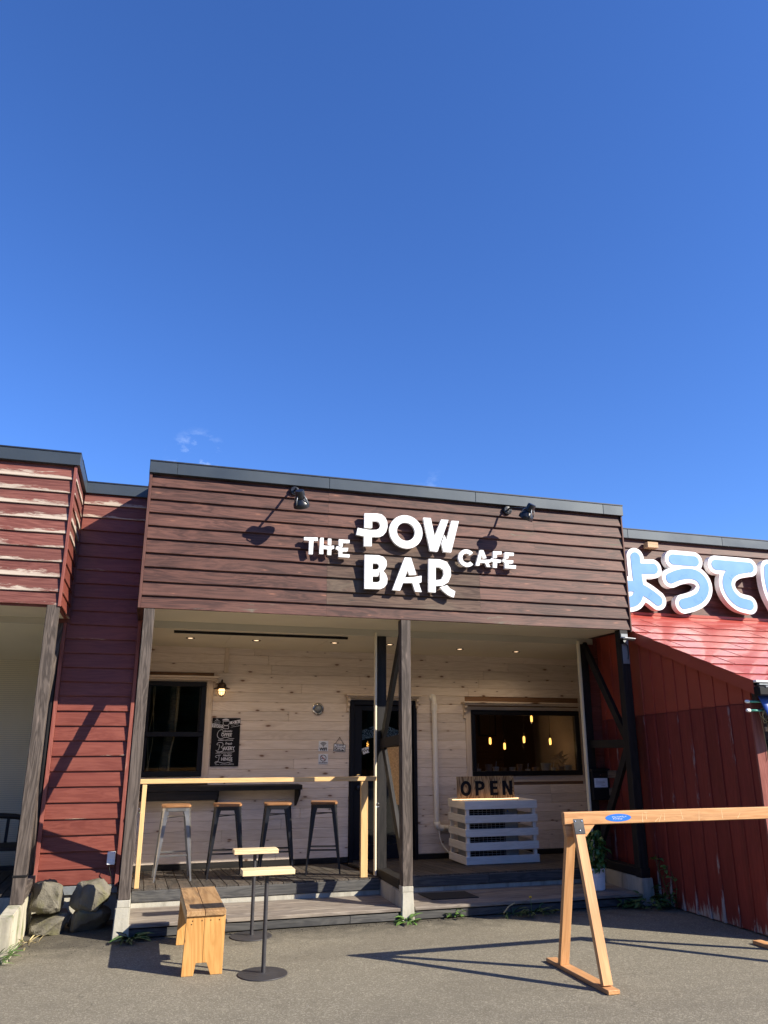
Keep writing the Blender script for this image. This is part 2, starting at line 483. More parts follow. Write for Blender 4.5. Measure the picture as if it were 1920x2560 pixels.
c = s.mix(s.math('MULTIPLY', s.ramp(patchn, 0.36, 0.28), 0.35), c, (0.27, 0.245, 0.19))
cv = s.n.new('ShaderNodeVectorMath')
cv.operation = 'ADD'
s.link(s.vec((0.33, 0.5, 1), False), cv.inputs[0])
cw = s.n.new('ShaderNodeTexNoise')
cw.inputs['Scale'].default_value = 1.7
cw.inputs['Detail'].default_value = 7
s.link(s.vec((1, 1, 1), False), cw.inputs['Vector'])
cs = s.n.new('ShaderNodeVectorMath')
cs.operation = 'SCALE'
cs.inputs['Scale'].default_value = 0.55
s.link(cw.outputs['Color'], cs.inputs[0])
s.link(cs.outputs[0], cv.inputs[1])
ck = s.voro(cv.outputs[0], 1.0, 'DISTANCE_TO_EDGE')
crk = s.math('MULTIPLY', s.ramp(ck.outputs['Distance'], 0.0015, 0.005, 1, 0), s.ramp(mid, 0.42, 0.55))
c = s.mix(s.math('MULTIPLY', crk, 0.4), c, (0.04, 0.034, 0.027))
sp_ = s.voro(s.vec((3.1, 3.7, 1), False), 1.0)
spot = s.math('MULTIPLY', s.ramp(s.math('ADD', sp_.outputs['Distance'], s.math('MULTIPLY', fine, 0.03)), 0.035, 0.06, 1, 0), s.math('GREATER_THAN', s.n_sep(sp_.outputs['Color']), 0.78))
c = s.mix(s.math('MULTIPLY', spot, 0.6), c, (0.05, 0.045, 0.038))
h = s.math('ADD', s.math('MULTIPLY', agg, 0.6), s.math('MULTIPLY', fine, 0.8))
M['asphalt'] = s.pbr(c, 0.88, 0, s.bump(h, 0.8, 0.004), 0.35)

# dark soil and grit
M['soil'] = plain('dark soil', (0.06, 0.05, 0.038), 0.95, 0, 0.4, nsc=60, bump_s=0.6)

# ------------------------------------------------------------------ object helpers
W = {}            # world origin of every parent
RQ = {}           # and its turn


def tag(o, label=None, cat=None, group=None, kind=None):
    if label:
        o['label'] = label
    if cat:
        o['category'] = cat
    if group:
        o['group'] = group
    if kind:
        o['kind'] = kind
    return o


def thing(name, label, cat, loc=(0, 0, 0), group=None):
    o = bpy.data.objects.new(name, None)
    o.empty_display_size = 0.1
    col.objects.link(o)
    o.location = to_world(loc)
    W[o.name] = to_world(loc)
    return tag(o, label, cat, group)


def obj(name, me, mat, parent=None, loc=(0, 0, 0), rot=None, kind=None, label=None):
    o = bpy.data.objects.new(name, me)
    col.objects.link(o)
    if mat is not None and len(me.materials) == 0:
        me.materials.append(mat)
    w = to_world(loc)
    if FRAME[0] != 1.0 and me.name not in _scaled:
        me.transform(Matrix.Scale(FRAME[0], 4))
        _scaled.add(me.name)
    q = Quaternion() if rot is None else (rot if isinstance(rot, Quaternion) else Euler(rot).to_quaternion())
    RQ[o.name] = q
    W[o.name] = w
    if parent is not None:
        o.parent = parent
        pq = RQ.get(parent.name, Quaternion()).inverted()
        o.location = pq @ (w - W[parent.name])
        q = pq @ q
    else:
        o.location = w
    if abs(q.w) < 0.9999999:
        o.rotation_euler = q.to_euler()
    if kind:
        o['kind'] = kind
    if label:
        o['label'] = label
    return o


def mesh(name, verts, faces, smooth=False):
    me = bpy.data.meshes.new(name)
    me.from_pydata([tuple(v) for v in verts], [], faces)
    me.update()
    if smooth:
        for p in me.polygons:
            p.use_smooth = True
    return me


def bm_mesh(name, bm, smooth=False):
    bmesh.ops.recalc_face_normals(bm, faces=bm.faces)
    me = bpy.data.meshes.new(name)
    bm.to_mesh(me)
    bm.free()
    if smooth:
        for p in me.polygons:
            p.use_smooth = True
    return me


_bc = {}
FRAME = [1.0, Vector((0, 0, 0))]     # scale and shift of the grid the next pieces are measured on
_scaled = set()


def set_frame(s_=1.0, shift=(0, 0, 0)):
    FRAME[0] = s_
    FRAME[1] = Vector(shift)
    _bc.clear()


def to_world(v):
    return Vector(v) * FRAME[0] + FRAME[1]




def box_mesh(sx, sy, sz, bev=0.0):
    k = (round(sx, 4), round(sy, 4), round(sz, 4), bev)
    bm = bmesh.new()
    bmesh.ops.create_cube(bm, size=1)
    bmesh.ops.scale(bm, vec=(sx, sy, sz), verts=bm.verts)
    if bev > 0:
        bmesh.ops.bevel(bm, geom=bm.edges[:], offset=min(bev, min(sx, sy, sz) * 0.3), segments=1, affect='EDGES')
    return bm_mesh('box', bm)


def box(name, parent, lo, hi, mat, axis='X', bev=0.002, kind=None, label=None):
    """a block between two world corners, its grain along axis"""
    key = (tuple(round(h - l, 4) for l, h in zip(lo, hi)), axis, bev, mat.name if mat else '')
    lo, hi = Vector(lo), Vector(hi)
    c = (lo + hi) / 2
    d = hi - lo
    if key not in _bc:
        if axis == 'X':
            _bc[key] = box_mesh(d.x, d.y, d.z, bev)
        elif axis == 'Y':
            _bc[key] = box_mesh(d.y, d.x, d.z, bev)
        else:
            _bc[key] = box_mesh(d.z, d.y, d.x, bev)
    rot = {'X': None, 'Y': (0, 0, math.pi / 2), 'Z': (0, -math.pi / 2, 0)}[axis]
    return obj(name, _bc[key], mat, parent, c, rot, kind, label)


def member(name, parent, p1, p2, w, t, mat, up=(0, 0, 1), bev=0.002, label=None):
    """squared timber from p1 to p2; t measured along 'up'"""
    p1, p2 = Vector(p1), Vector(p2)
    d = p2 - p1
    x = d.normalized()
    y = Vector(up).cross(x).normalized()
    z = x.cross(y)
    q = Matrix((x, y, z)).transposed().to_quaternion()
    return obj(name, box_mesh(d.length, w, t, bev), mat, parent, (p1 + p2) / 2, q, label=label)


def add_box(bm, lo, hi):
    vs = [bm.verts.new((x, y, z)) for x in (lo[0], hi[0]) for y in (lo[1], hi[1]) for z in (lo[2], hi[2])]
    for f in ((0, 1, 3, 2), (4, 6, 7, 5), (0, 4, 5, 1), (2, 3, 7, 6), (0, 2, 6, 4), (1, 5, 7, 3)):
        bm.faces.new([vs[i] for i in f])


def lathe(bm, prof, seg=24, c=(0, 0, 0), axis='Z', cap=True):
    """profile of (radius, height) turned round an axis"""
    rings = []
    for r, h in prof:
        ring = []
        for i in range(seg):
            a = 2 * math.pi * i / seg
            if axis == 'Z':
                v = (c[0] + r * math.cos(a), c[1] + r * math.sin(a), c[2] + h)
            elif axis == 'Y':
                v = (c[0] + r * math.cos(a), c[1] + h, c[2] + r * math.sin(a))
            else:
                v = (c[0] + h, c[1] + r * math.cos(a), c[2] + r * math.sin(a))
            ring.append(bm.verts.new(v))
        rings.append(ring)
    for a, b in zip(rings, rings[1:]):
        for i in range(seg):
            bm.faces.new((a[i], a[(i + 1) % seg], b[(i + 1) % seg], b[i]))
    if cap:
        bm.faces.new(rings[0])
        bm.faces.new(rings[-1])


def lathe_obj(name, prof, mat, parent, c, axis='Z', seg=24, smooth=True, label=None, rot=None):
    bm = bmesh.new()
    lathe(bm, prof, seg, (0, 0, 0), axis)
    me = bm_mesh(name, bm, smooth)
    if smooth:
        sharp(me)
    return obj(name, me, mat, parent, c, rot, label=label)


def sharp(me, ang=0.7):
    bm = bmesh.new()
    bm.from_mesh(me)
    for e in bm.edges:
        if len(e.link_faces) == 2 and e.calc_face_angle(0) > ang:
            e.smooth = False
    bm.to_mesh(me)
    bm.free()


def tube(bm, pts, r, seg=8, closed=False):
    pts = [Vector(p) for p in pts]
    rings = []
    n = len(pts)
    prev = None
    for i, p in enumerate(pts):
        if closed:
            d = pts[(i + 1) % n] - pts[i - 1]
        else:
            d = pts[min(i + 1, n - 1)] - pts[max(i - 1, 0)]
        d.normalize()
        ref = prev if prev is not None else (Vector((0, 0, 1)) if abs(d.z) < 0.9 else Vector((1, 0, 0)))
        u = (ref - d * ref.dot(d))
        if u.length < 1e-5:
            u = d.orthogonal()
        u.normalize()
        prev = u
        v = d.cross(u)
        rr = r[i] if isinstance(r, (list, tuple)) else r
        rings.append([bm.verts.new(p + (u * math.cos(2 * math.pi * k / seg) + v * math.sin(2 * math.pi * k / seg)) * rr) for k in range(seg)])
    m = n if closed else n - 1
    for i in range(m):
        a, b = rings[i], rings[(i + 1) % n]
        for k in range(seg):
            bm.faces.new((a[k], a[(k + 1) % seg], b[(k + 1) % seg], b[k]))
    if not closed:
        bm.faces.new(rings[0][::-1])
        bm.faces.new(rings[-1])


def tube_obj(name, pts, r, mat, parent, seg=8, closed=False, label=None, kind=None):
    c = Vector(pts[0])
    bm = bmesh.new()
    tube(bm, [Vector(p) - c for p in pts], r, seg, closed)
    me = bm_mesh(name, bm, True)
    return obj(name, me, mat, parent, c, kind=kind, label=label)


def lap_mesh(L, h, out=0.030, thin=0.010, rnd=None):
    """one lapped board: hangs out at its lower edge; origin mid-length at the lower back edge, face towards -Y"""
    n = max(2, int(L / 0.35))
    vs, fs = [], []
    for i in range(n + 1):
        x = -L / 2 + L * i / n
        j = rnd.uniform(-0.0022, 0.0022) if rnd else 0
        k = rnd.uniform(-0.0015, 0.0015) if rnd else 0
        vs += [(x, -out + k, j), (x, -out - 0.001 + k, j + 0.004), (x, -thin, h), (x, 0, h), (x, -out + 0.016, j)]
    for i in range(n):
        a, b = i * 5, (i + 1) * 5
        for k in range(5):
            k2 = (k + 1) % 5
            fs.append((a + k, b + k, b + k2, a + k2))
    fs.append((4, 3, 2, 1, 0)[::-1])
    e = n * 5
    fs.append((e, e + 1, e + 2, e + 3, e + 4)[::-1])
    me = mesh('lap_board', vs, fs)
    bm = bmesh.new()
    bm.from_mesh(me)
    bmesh.ops.recalc_face_normals(bm, faces=bm.faces)
    bm.to_mesh(me)
    bm.free()
    return me


def lap(name, parent, x0, x1, y, z, h, mat, rot=0.0, out=0.030, gap=0.0012):
    """lapped board on a wall; rot turns it round Z (0: faces -Y; pi/2: faces +X, x0/x1 then run along Y)"""
    L = x1 - x0 - gap
    me = lap_mesh(L, h, out, rnd=R)
    if rot == 0:
        c = ((x0 + x1) / 2, y, z)
    else:
        c = (y, (x0 + x1) / 2, z)
    return obj(name, me, mat, parent, c, (0, 0, rot) if rot else None)


def polysheet(name, pts, mat, parent=None, kind=None, thick=0.0, label=None, axis='Z'):
    """flat polygon in world coordinates, extruded by thick along axis"""
    c = Vector(pts[0])
    bm = bmesh.new()
    vs = [bm.verts.new(Vector(p) - c) for p in pts]
    f = bm.faces.new(vs)
    if thick:
        ex = bmesh.ops.extrude_face_region(bm, geom=[f])
        d = {'X': (thick, 0, 0), 'Y': (0, thick, 0), 'Z': (0, 0, thick)}[axis]
        bmesh.ops.translate(bm, vec=d, verts=[v for v in ex['geom'] if isinstance(v, bmesh.types.BMVert)])
    return obj(name, bm_mesh(name, bm), mat, parent, c, kind=kind, label=label)


# signed-distance outlines -> clean slabs (letters, figures)
def sd_poly(px, py, poly):
    P = np.array(poly)
    d = np.full(px.shape, 1e9)
    inside = np.zeros(px.shape, bool)
    n = len(P)
    for i in range(n):
        ax, ay = P[i]
        bx, by = P[(i + 1) % n]
        ex, ey = bx - ax, by - ay
        t = np.clip(((px - ax) * ex + (py - ay) * ey) / (ex * ex + ey * ey + 1e-12), 0, 1)
        d = np.minimum(d, np.hypot(px - ax - t * ex, py - ay - t * ey))
        c = ((ay > py) != (by > py)) & (px < ex * (py - ay) / (ey + 1e-12 * (ey == 0)) + ax)
        inside ^= c
    return np.where(inside, -d, d)


def sd_line(px, py, pts, r):
    d = np.full(px.shape, 1e9)
    for (ax, ay), (bx, by) in zip(pts, pts[1:]):
        ex, ey = bx - ax, by - ay
        t = np.clip(((px - ax) * ex + (py - ay) * ey) / (ex * ex + ey * ey + 1e-12), 0, 1)
        d = np.minimum(d, np.hypot(px - ax - t * ex, py - ay - t * ey))
    return d - r


def smooth_pts(pts, n=8):
    out = []
    P = [Vector((*p, 0)) for p in pts]
    P = [P[0] * 2 - P[1]] + P + [P[-1] * 2 - P[-2]]
    for i in range(1, len(P) - 2):
        for k in range(n):
            t = k / n
            a, b, c, d = P[i - 1], P[i], P[i + 1], P[i + 2]
            q = 0.5 * ((2 * b) + (c - a) * t + (2 * a - 5 * b + 4 * c - d) * t * t + (3 * b - a - 3 * c + d) * t ** 3)
            out.append((q.x, q.y))
    out.append((P[-2].x, P[-2].y))
    return out


def slab_mesh(name, f, x0, x1, z0, z1, h, y_front, y_back):
    """slab whose outline is f<0; front at y_front (towards -Y)"""
    nx, nz = int((x1 - x0) / h) + 1, int((z1 - z0) / h) + 1
    xs, zs = x0 + np.arange(nx) * h, z0 + np.arange(nz) * h
    X, Z = np.meshgrid(xs, zs, indexing='ij')
    D = f(X, Z)
    bm = bmesh.new()
    vc = {}

    def V(key, x, z):
        if key not in vc:
            vc[key] = (bm.verts.new((x, y_front, z)), bm.verts.new((x, y_back, z)))
        return vc[key]
    I, J = np.where((np.minimum.reduce([D[:-1, :-1], D[1:, :-1], D[1:, 1:], D[:-1, 1:]]) < 0))
    for i, j in zip(I.tolist(), J.tolist()):
        cs = [(i, j), (i + 1, j), (i + 1, j + 1), (i, j + 1)]
        poly = []
        bnd = []
        for k in range(4):
            a, b = cs[k], cs[(k + 1) % 4]
            da, db = D[a], D[b]
            if da < 0:
                poly.append(V(a, xs[a[0]], zs[a[1]]))
            if (da < 0) != (db < 0):
                t = da / (da - db)
                key = ('e',) + (min(a, b), max(a, b))
                poly.append(V(key, xs[a[0]] + (xs[b[0]] - xs[a[0]]) * t, zs[a[1]] + (zs[b[1]] - zs[a[1]]) * t))
                bnd.append(poly[-1])
        if len(poly) >= 3:
            try:
                bm.faces.new([p[0] for p in poly])
                bm.faces.new([p[1] for p in poly][::-1])
            except ValueError:
                pass
        if len(bnd) == 2:
            try:
                bm.faces.new((bnd[0][0], bnd[1][0], bnd[1][1], bnd[0][1]))
            except ValueError:
                pass
    bmesh.ops.dissolve_limit(bm, angle_limit=0.02, verts=bm.verts, edges=bm.edges)
    bmesh.ops.triangulate(bm, faces=[f_ for f_ in bm.faces if len(f_.verts) > 4])
    return bm_mesh(name, bm)


_cjk = None


def text_obj(name, body, size, mat, parent, loc, rot=(math.pi / 2, 0, 0), extrude=0.0015, align='CENTER', shear=0.0, bold=0.0, label=None, sx=1.0):
    cu = bpy.data.curves.new(name, 'FONT')
    cu.body = body
    cu.size = size
    cu.extrude = extrude
    cu.align_x = align
    cu.align_y = 'CENTER'
    cu.shear = shear
    cu.offset = bold
    cu.resolution_u = 3
    tmp = bpy.data.objects.new('tmp', cu)
    col.objects.link(tmp)
    dg = bpy.context.evaluated_depsgraph_get()
    me = bpy.data.meshes.new_from_object(tmp.evaluated_get(dg))
    bpy.data.objects.remove(tmp)
    bpy.data.curves.remove(cu)
    me.materials.clear()
    if sx != 1.0:
        me.transform(Matrix.Diagonal((sx, 1, 1, 1)))
    return obj(name, me, mat, parent, loc, rot, label=label)


def join_me(name, parts):
    """[(mesh, matrix)] -> one mesh"""
    bm = bmesh.new()
    for me, mt in parts:
        m2 = me.copy()
        m2.transform(mt)
        bm.from_mesh(m2)
    return bm_mesh(name, bm)


def copy_tree(o, parent=None):
    c = o.copy()
    col.objects.link(c)
    c.parent = parent
    for ch in list(o.children):
        copy_tree(ch, c)
    return c


def round_box_mesh(sx, sy, sz, rad, seg=4, bev=0.004):
    """a slab with rounded corners in plan"""
    bm = bmesh.new()
    vs = []
    for cx, cy, a0 in ((1, 1, 0), (-1, 1, 90), (-1, -1, 180), (1, -1, 270)):
        for k in range(seg + 1):
            a = math.radians(a0 + 90 * k / seg)
            vs.append(bm.verts.new((cx * (sx / 2 - rad) + rad * math.cos(a), cy * (sy / 2 - rad) + rad * math.sin(a), -sz / 2)))
    f = bm.faces.new(vs)
    ex = bmesh.ops.extrude_face_region(bm, geom=[f])
    bmesh.ops.translate(bm, vec=(0, 0, sz), verts=[v for v in ex['geom'] if isinstance(v, bmesh.types.BMVert)])
    bmesh.ops.bevel(bm, geom=[e for e in bm.edges if abs(e.verts[0].co.z - e.verts[1].co.z) < 1e-6], offset=bev, segments=2, affect='EDGES')
    return bm_mesh('slab', bm)
# ------------------------------------------------------------------ ground
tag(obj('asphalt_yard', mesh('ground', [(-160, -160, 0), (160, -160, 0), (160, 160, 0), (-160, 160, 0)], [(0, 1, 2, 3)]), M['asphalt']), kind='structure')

YW = 1.88          # front of the pine wall behind the porch
ROWS = [2.887, 3.012, 3.152, 3.298, 3.440, 3.582, 3.718, 3.856, 3.993, 4.131]

# ------------------------------------------------------------------ cafe building
cafe = thing('cafe_building', 'brown clapboard cafe with a pine porch and white lettering on its fascia', 'building', (1.1, 0.95, 0))
fas = box('fascia', cafe, (-1.572, 0.032, 2.895), (3.862, 0.075, 4.26), M['brown_trim'], 'X', 0)
for i, z in enumerate(ROWS):
    h = (ROWS[i + 1] if i < 9 else 4.27) - z + 0.012
    if i in (2, 3, 4, 5):
        cuts = [(-1.572, 0.262, 'fascia'), (0.262, 1.995, 'fascia_grey'), (1.995, 3.864, 'fascia')]
    elif i == 1:
        cuts = [(-1.572, 0.262, 'fascia'), (0.262, 1.995, 'fascia_grey'), (1.995, 3.864, 'fascia')]
    elif i == 0:
        cuts = [(-1.572, 0.262, 'fascia'), (0.262, 3.864, 'fascia')]
    elif i % 2:
        cuts = [(-1.572, 0.262, 'fascia'), (0.262, 3.864, 'fascia')]
    else:
        cuts = [(-1.572, 0.262, 'fascia'), (0.262, 2.70, 'fascia'), (2.70, 3.864, 'fascia')]
    for a, b, m in cuts:
        lap('clapboard', fas, a, b, 0.030, z, h, M[m], 0, 0.034)
box('corner_trim', cafe, (-1.600, -0.012, 2.885), (-1.5735, 0.05, 4.26), M['brown_trim'], 'Z')
box('corner_trim', cafe, (3.8655, -0.012, 2.865), (3.884, 0.05, 4.26), M['fascia'], 'Z')
sl = box('side_wall', cafe, (-1.585, 0.08, 2.895), (-1.53, 0.88, 4.26), M['fascia'], 'Y', 0)
sr = box('side_wall', cafe, (3.83, 0.08, 2.895), (3.868, 0.88, 4.26), M['fascia'], 'Y', 0)
for i, z in enumerate(ROWS):
    h = (ROWS[i + 1] if i < 9 else 4.27) - z + 0.012
    lap('clapboard', sl, 0.02, 0.86, -1.585, z, h, M['fascia'], -math.pi / 2, 0.020)
    lap('clapboard', sr, 0.02, 0.86, 3.868, z, h, M['fascia'], math.pi / 2, 0.020)


def cap_run(parent, xs, y0, y1, z0, z1):
    for a, b in zip(xs, xs[1:]):
        o = box('parapet_cap', parent, (a + 0.001, y0, z0), (b - 0.001, y1, z1), M['cap'], 'X', 0.003)
        box('cap_lip', o, (a, y0 - 0.006, z1 + 0.0005), (b, y1 + 0.004, z1 + 0.013), M['cap_dark'], 'X', 0)


cap_run(cafe, (-1.607, -1.335, 0.26, 1.965, 3.62, 3.893), -0.034, 0.16, 4.262, 4.384)
for xa, xb in ((-1.607, -1.49), (3.78, 3.893)):
    o = box('parapet_cap', cafe, (xa, 0.165, 4.262), (xb, 0.90, 4.384), M['cap'], 'Y', 0.003)
box('roof_sheet', cafe, (-1.52, 0.08, 4.20), (3.82, 7.0, 4.25), M['cap_dark'], 'X', 0)
box('soffit', cafe, (-1.53, 0.078, 2.896), (3.828, 0.878, 2.915), M['soffit'], 'X', 0)
box('beam_cover', cafe, (-1.53, 0.880, 2.822), (3.90, 0.906, 2.91), M['soffit_strip'], 'X', 0.002)
# porch ceiling: boards with fine joints, falling slightly to the back
zc0, zc1 = 2.838, 2.830
YD = 2.640         # true depth of the wall behind the porch
xs = (-1.53, -0.55, 0.62, 1.75, 2.95, 4.80)
for a, b in zip(xs, xs[1:]):
    polysheet('ceiling_board', [(a + 0.002, 0.908, zc0), (b - 0.002, 0.908, zc0), (b - 0.002, YD, zc1), (a + 0.002, YD, zc1)], M['soffit'], cafe, thick=0.012)
box('roller_screen_slot', cafe, (-1.213, 1.135, 2.808), (0.780, 1.17, 2.8365), M['black_matt'], 'X', 0.002)
box('loft_floor', cafe, (-1.53, 0.912, 2.86), (5.4, 7.0, 2.90), M['interior'], 'X', 0)


def ceil_z(y):
    return zc0 + (y - 0.908) / (YD - 0.908) * (zc1 - zc0)


for k, (x, y) in enumerate(((-1.002, 1.753), (-0.218, 1.753), (0.751, 1.716), (1.462, 1.679), (2.501, 1.883), (3.354, 1.94))):
    z = ceil_z(y)
    o = lathe_obj('downlight', [(0.033, 0.004), (0.036, -0.004), (0.052, -0.006), (0.055, 0.0), (0.055, 0.004)], M['bronze'], cafe, (x, y, z - 0.001), label=None)
    lathe_obj('lamp_face', [(0.001, -0.001), (0.033, -0.001), (0.033, 0.002)], M['down_glow'], o, (x, y, z - 0.001))
    lamp('downlight_beam', (x, y, z - 0.012), 6.5, (1.0, 0.76, 0.50), 0.03, cafe, math.radians(150))

set_frame(1.07867, (0.11321, 0.61210, -0.12824))   # the wall's own measuring grid
# the wall behind the porch with its window and door openings
OPEN = [(-1.44, -0.768, 1.262, 2.33), (1.0, 1.876, 0.272, 2.15), (2.625, 4.20, 1.225, 2.048)]
TRIM = [(-1.50, -0.690, 1.18, 2.39), (1.0, 1.876, 0.272, 2.22), (2.551, 4.22, 1.138, 2.13)]


def cut_row(z0, z1, x0, x1, holes):
    segs = [(x0, x1)]
    for a, b, c, d in holes:
        if z1 <= c + 0.001 or z0 >= d - 0.001:
            continue
        out = []
        for p, q in segs:
            if b <= p or a >= q:
                out.append((p, q))
            else:
                if a > p:
                    out.append((p, a))
                if b < q:
                    out.append((b, q))
        segs = out
    return [s_ for s_ in segs if s_[1] - s_[0] > 0.02]


wall = box('back_wall', cafe, (-1.53, YW + 0.035, 0.0), (4.36, YW + 0.075, 0.32), M['interior'], 'X', 0)
zs = sorted({0.32, 2.76} | {v for o in OPEN for v in o[2:]})
for z0, z1 in zip(zs, zs[1:]):
    if z1 <= 0.32:
        continue
    for a, b in cut_row(z0, z1, -1.53, 4.36, OPEN):
        box('wall_core', wall, (a, YW + 0.0175, z0), (b, YW + 0.075, z1), M['interior'], 'X', 0)
zz = [0.335]
while zz[-1] < 2.72:
    zz.append(zz[-1] + 0.1108)
edges = sorted(set(zz))
for z0, z1 in zip(edges, edges[1:]):
    z1 = min(z1, 2.775)
    # split rows where they meet the trims exactly
    sub = cut_row(z0 + 0.001, z1 - 0.001, -1.53, 4.34, TRIM)
    for a, b in sub:
        cuts = [a]
        x = a + R.uniform(0.9, 2.2)
        while x < b - 0.5:
            cuts.append(x)
            x += R.uniform(1.4, 2.4)
        cuts.append(b)
        for p, q in zip(cuts, cuts[1:]):
            box('pine_board', wall, (p + 0.0008, YW, z0 + 0.0012), (q - 0.0008, YW + 0.017, z1), M['pine'], 'X', 0.0045)
box('skirting', cafe, (-1.50, YW - 0.012, 0.276), (0.998, YW + 0.016, 0.334), M['black_wood'], 'X')
box('skirting', cafe, (1.878, YW - 0.012, 0.276), (4.33, YW + 0.016, 0.334), M['black_wood'], 'X')
box('pine_batten', cafe, (-0.577, YW - 0.02, 2.445), (-0.523, YW - 0.001, 2.743), M['pine_trim'], 'Z')
sw = box('side_wall', cafe, (4.315, 0.36, 0.0), (4.36, YW - 0.002, 2.80), M['pine'], 'Y', 0)
box('side_wall', cafe, (-1.60, 0.36, 0.0), (-1.535, YW + 0.02, 2.80), M['pine'], 'Y', 0)


def casing(parent, x0, x1, z0, z1, w, depth=0.022, bottom=True):
    y0, y1 = YW - depth + 0.012, YW + 0.016
    box('casing', parent, (x1, y0, z0 - (w if bottom else 0)), (x1 + w, y1, z1 + w * 0.6), M['pine_trim'], 'Z')
    box('casing', parent, (x0 - w, y0, z0 - (w if bottom else 0)), (x0, y1, z1 + w * 0.6), M['pine_trim'], 'Z')
    box('casing', parent, (x0 + 0.001, y0, z1), (x1 - 0.001, y1, z1 + w * 0.6), M['pine_trim'], 'X')
    if bottom:
        box('casing', parent, (x0 + 0.001, y0, z0 - w), (x1 - 0.001, y1, z0), M['pine_trim'], 'X')


def cornice(parent, x0, x1, z, brackets):
    box('cornice', parent, (x0, YW - 0.125, z), (x1, YW - 0.002, z + 0.022), M['pine_trim'], 'X', 0.004)
    box('cornice', parent, (x0 + 0.02, YW - 0.095, z - 0.022), (x1 - 0.02, YW - 0.002, z - 0.001), M['pine_trim'], 'X', 0.006)
    for bx in brackets:
        pts = [(0, 0), (-0.085, 0), (-0.085, -0.03), (-0.045, -0.05), (-0.05, -0.09), (-0.022, -0.12), (-0.025, -0.16), (0, -0.175)]
        bm = bmesh.new()
        f = bm.faces.new([bm.verts.new((0, a, b)) for a, b in pts])
        ex = bmesh.ops.extrude_face_region(bm, geom=[f])
        bmesh.ops.translate(bm, vec=(0.03, 0, 0), verts=[v for v in ex['geom'] if isinstance(v, bmesh.types.BMVert)])
        obj('bracket', bm_mesh('bracket', bm), M['pine_trim'], parent, (bx, YW - 0.003, z - 0.024))


# left window
w1 = box('window', cafe, (-1.44, YW - 0.035, 1.702), (-0.7685, YW + 0.03, 1.757), M['navy'], 'X', 0.004)
w1['label'] = 'dark two-pane window with a log showing behind it'
box('frame', w1, (-1.44, YW - 0.035, 2.275), (-0.7685, YW + 0.03, 2.33), M['navy'], 'X', 0.005)
box('frame', w1, (-1.44, YW - 0.035, 1.2625), (-0.7685, YW + 0.03, 1.322), M['navy'], 'X', 0.005)
box('frame', w1, (-0.83, YW - 0.034, 1.323), (-0.7685, YW + 0.03, 1.7015), M['navy'], 'Z', 0.005)
box('frame', w1, (-0.83, YW - 0.034, 1.7575), (-0.7685, YW + 0.03, 2.2745), M['navy'], 'Z', 0.005)
box('frame', w1, (-1.44, YW - 0.034, 1.323), (-1.40, YW + 0.03, 1.7015), M['navy'], 'Z', 0.005)
box('frame', w1, (-1.44, YW - 0.034, 1.7575), (-1.40, YW + 0.03, 2.2745), M['navy'], 'Z', 0.005)
box('sash', w1, (-0.845, YW - 0.012, 1.7577), (-0.8305, YW + 0.02, 2.274), M['black_matt'], 'Z', 0)
box('pane', w1, (-1.40, YW + 0.006, 1.323), (-0.831, YW + 0.010, 1.7015), M['glass'], 'X', 0)
box('pane', w1, (-1.40, YW + 0.006, 1.7577), (-0.846, YW + 0.010, 2.2743), M['glass'], 'X', 0)
casing(w1, -1.44, -0.768, 1.262, 2.33, 0.078)
cornice(w1, -1.51, -0.634, 2.372, (-0.668,))

# right window
w2 = box('window', cafe, (2.625, YW - 0.035, 1.2255), (4.1985, YW + 0.03, 1.286), M['navy'], 'X', 0.004)
w2['label'] = 'wide picture window lit by hanging bulbs'
box('frame', w2, (2.625, YW - 0.035, 1.985), (4.1985, YW + 0.03, 2.047), M['navy'], 'X', 0.005)
box('frame', w2, (2.625, YW - 0.034, 1.2865), (2.678, YW + 0.03, 1.9845), M['navy'], 'Z', 0.005)
box('frame', w2, (4.132, YW - 0.034, 1.2865), (4.1985, YW + 0.03, 1.9845), M['navy'], 'Z', 0.005)
box('pane', w2, (2.678, YW + 0.006, 1.2867), (4.1318, YW + 0.010, 1.9843), M['glass'], 'X', 0)
casing(w2, 2.625, 4.199, 1.225, 2.048, 0.074)
cornice(w2, 2.49, 4.25, 2.128, (2.52,))

# door
dr = box('door', cafe, (1.06, YW + 0.0, 0.30), (1.16, YW + 0.045, 2.085), M['navy'], 'Z', 0.003)
dr['label'] = 'navy door with a tall glass panel'
box('stile', dr, (1.66, YW + 0.0, 0.30), (1.825, YW + 0.045, 2.085), M['navy'], 'Z', 0.003)
box('rail', dr, (1.161, YW + 0.0, 0.30), (1.659, YW + 0.045, 0.462), M['navy'], 'X', 0.003)
box('rail', dr, (1.161, YW + 0.0, 2.022), (1.659, YW + 0.045, 2.085), M['navy'], 'X', 0.003)
box('pane', dr, (1.161, YW + 0.018, 0.463), (1.659, YW + 0.022, 2.0215), M['glass'], 'X', 0)
for nm, lo, hi, ax in (('door_frame', (1.001, YW - 0.03, 0.272), (1.055, YW + 0.05, 2.15), 'Z'), ('door_frame', (1.83, YW - 0.03, 0.272), (1.875, YW + 0.05, 2.15), 'Z'),
                       ('door_frame', (1.0555, YW - 0.03, 2.09), (1.8295, YW + 0.05, 2.15), 'X')):
    box(nm, cafe, lo, hi, M['navy'], ax, 0.004)
lathe_obj('lock', [(0.001, -0.014), (0.02, -0.014), (0.03, -0.006), (0.03, 0.0)], M['brass'], dr, (1.118, YW, 1.236), 'Y')
lathe_obj('handle', [(0.001, -0.05), (0.022, -0.046), (0.026, -0.03), (0.012, -0.018), (0.012, 0.0)], M['black_steel'], dr, (1.108, YW, 1.112), 'Y')
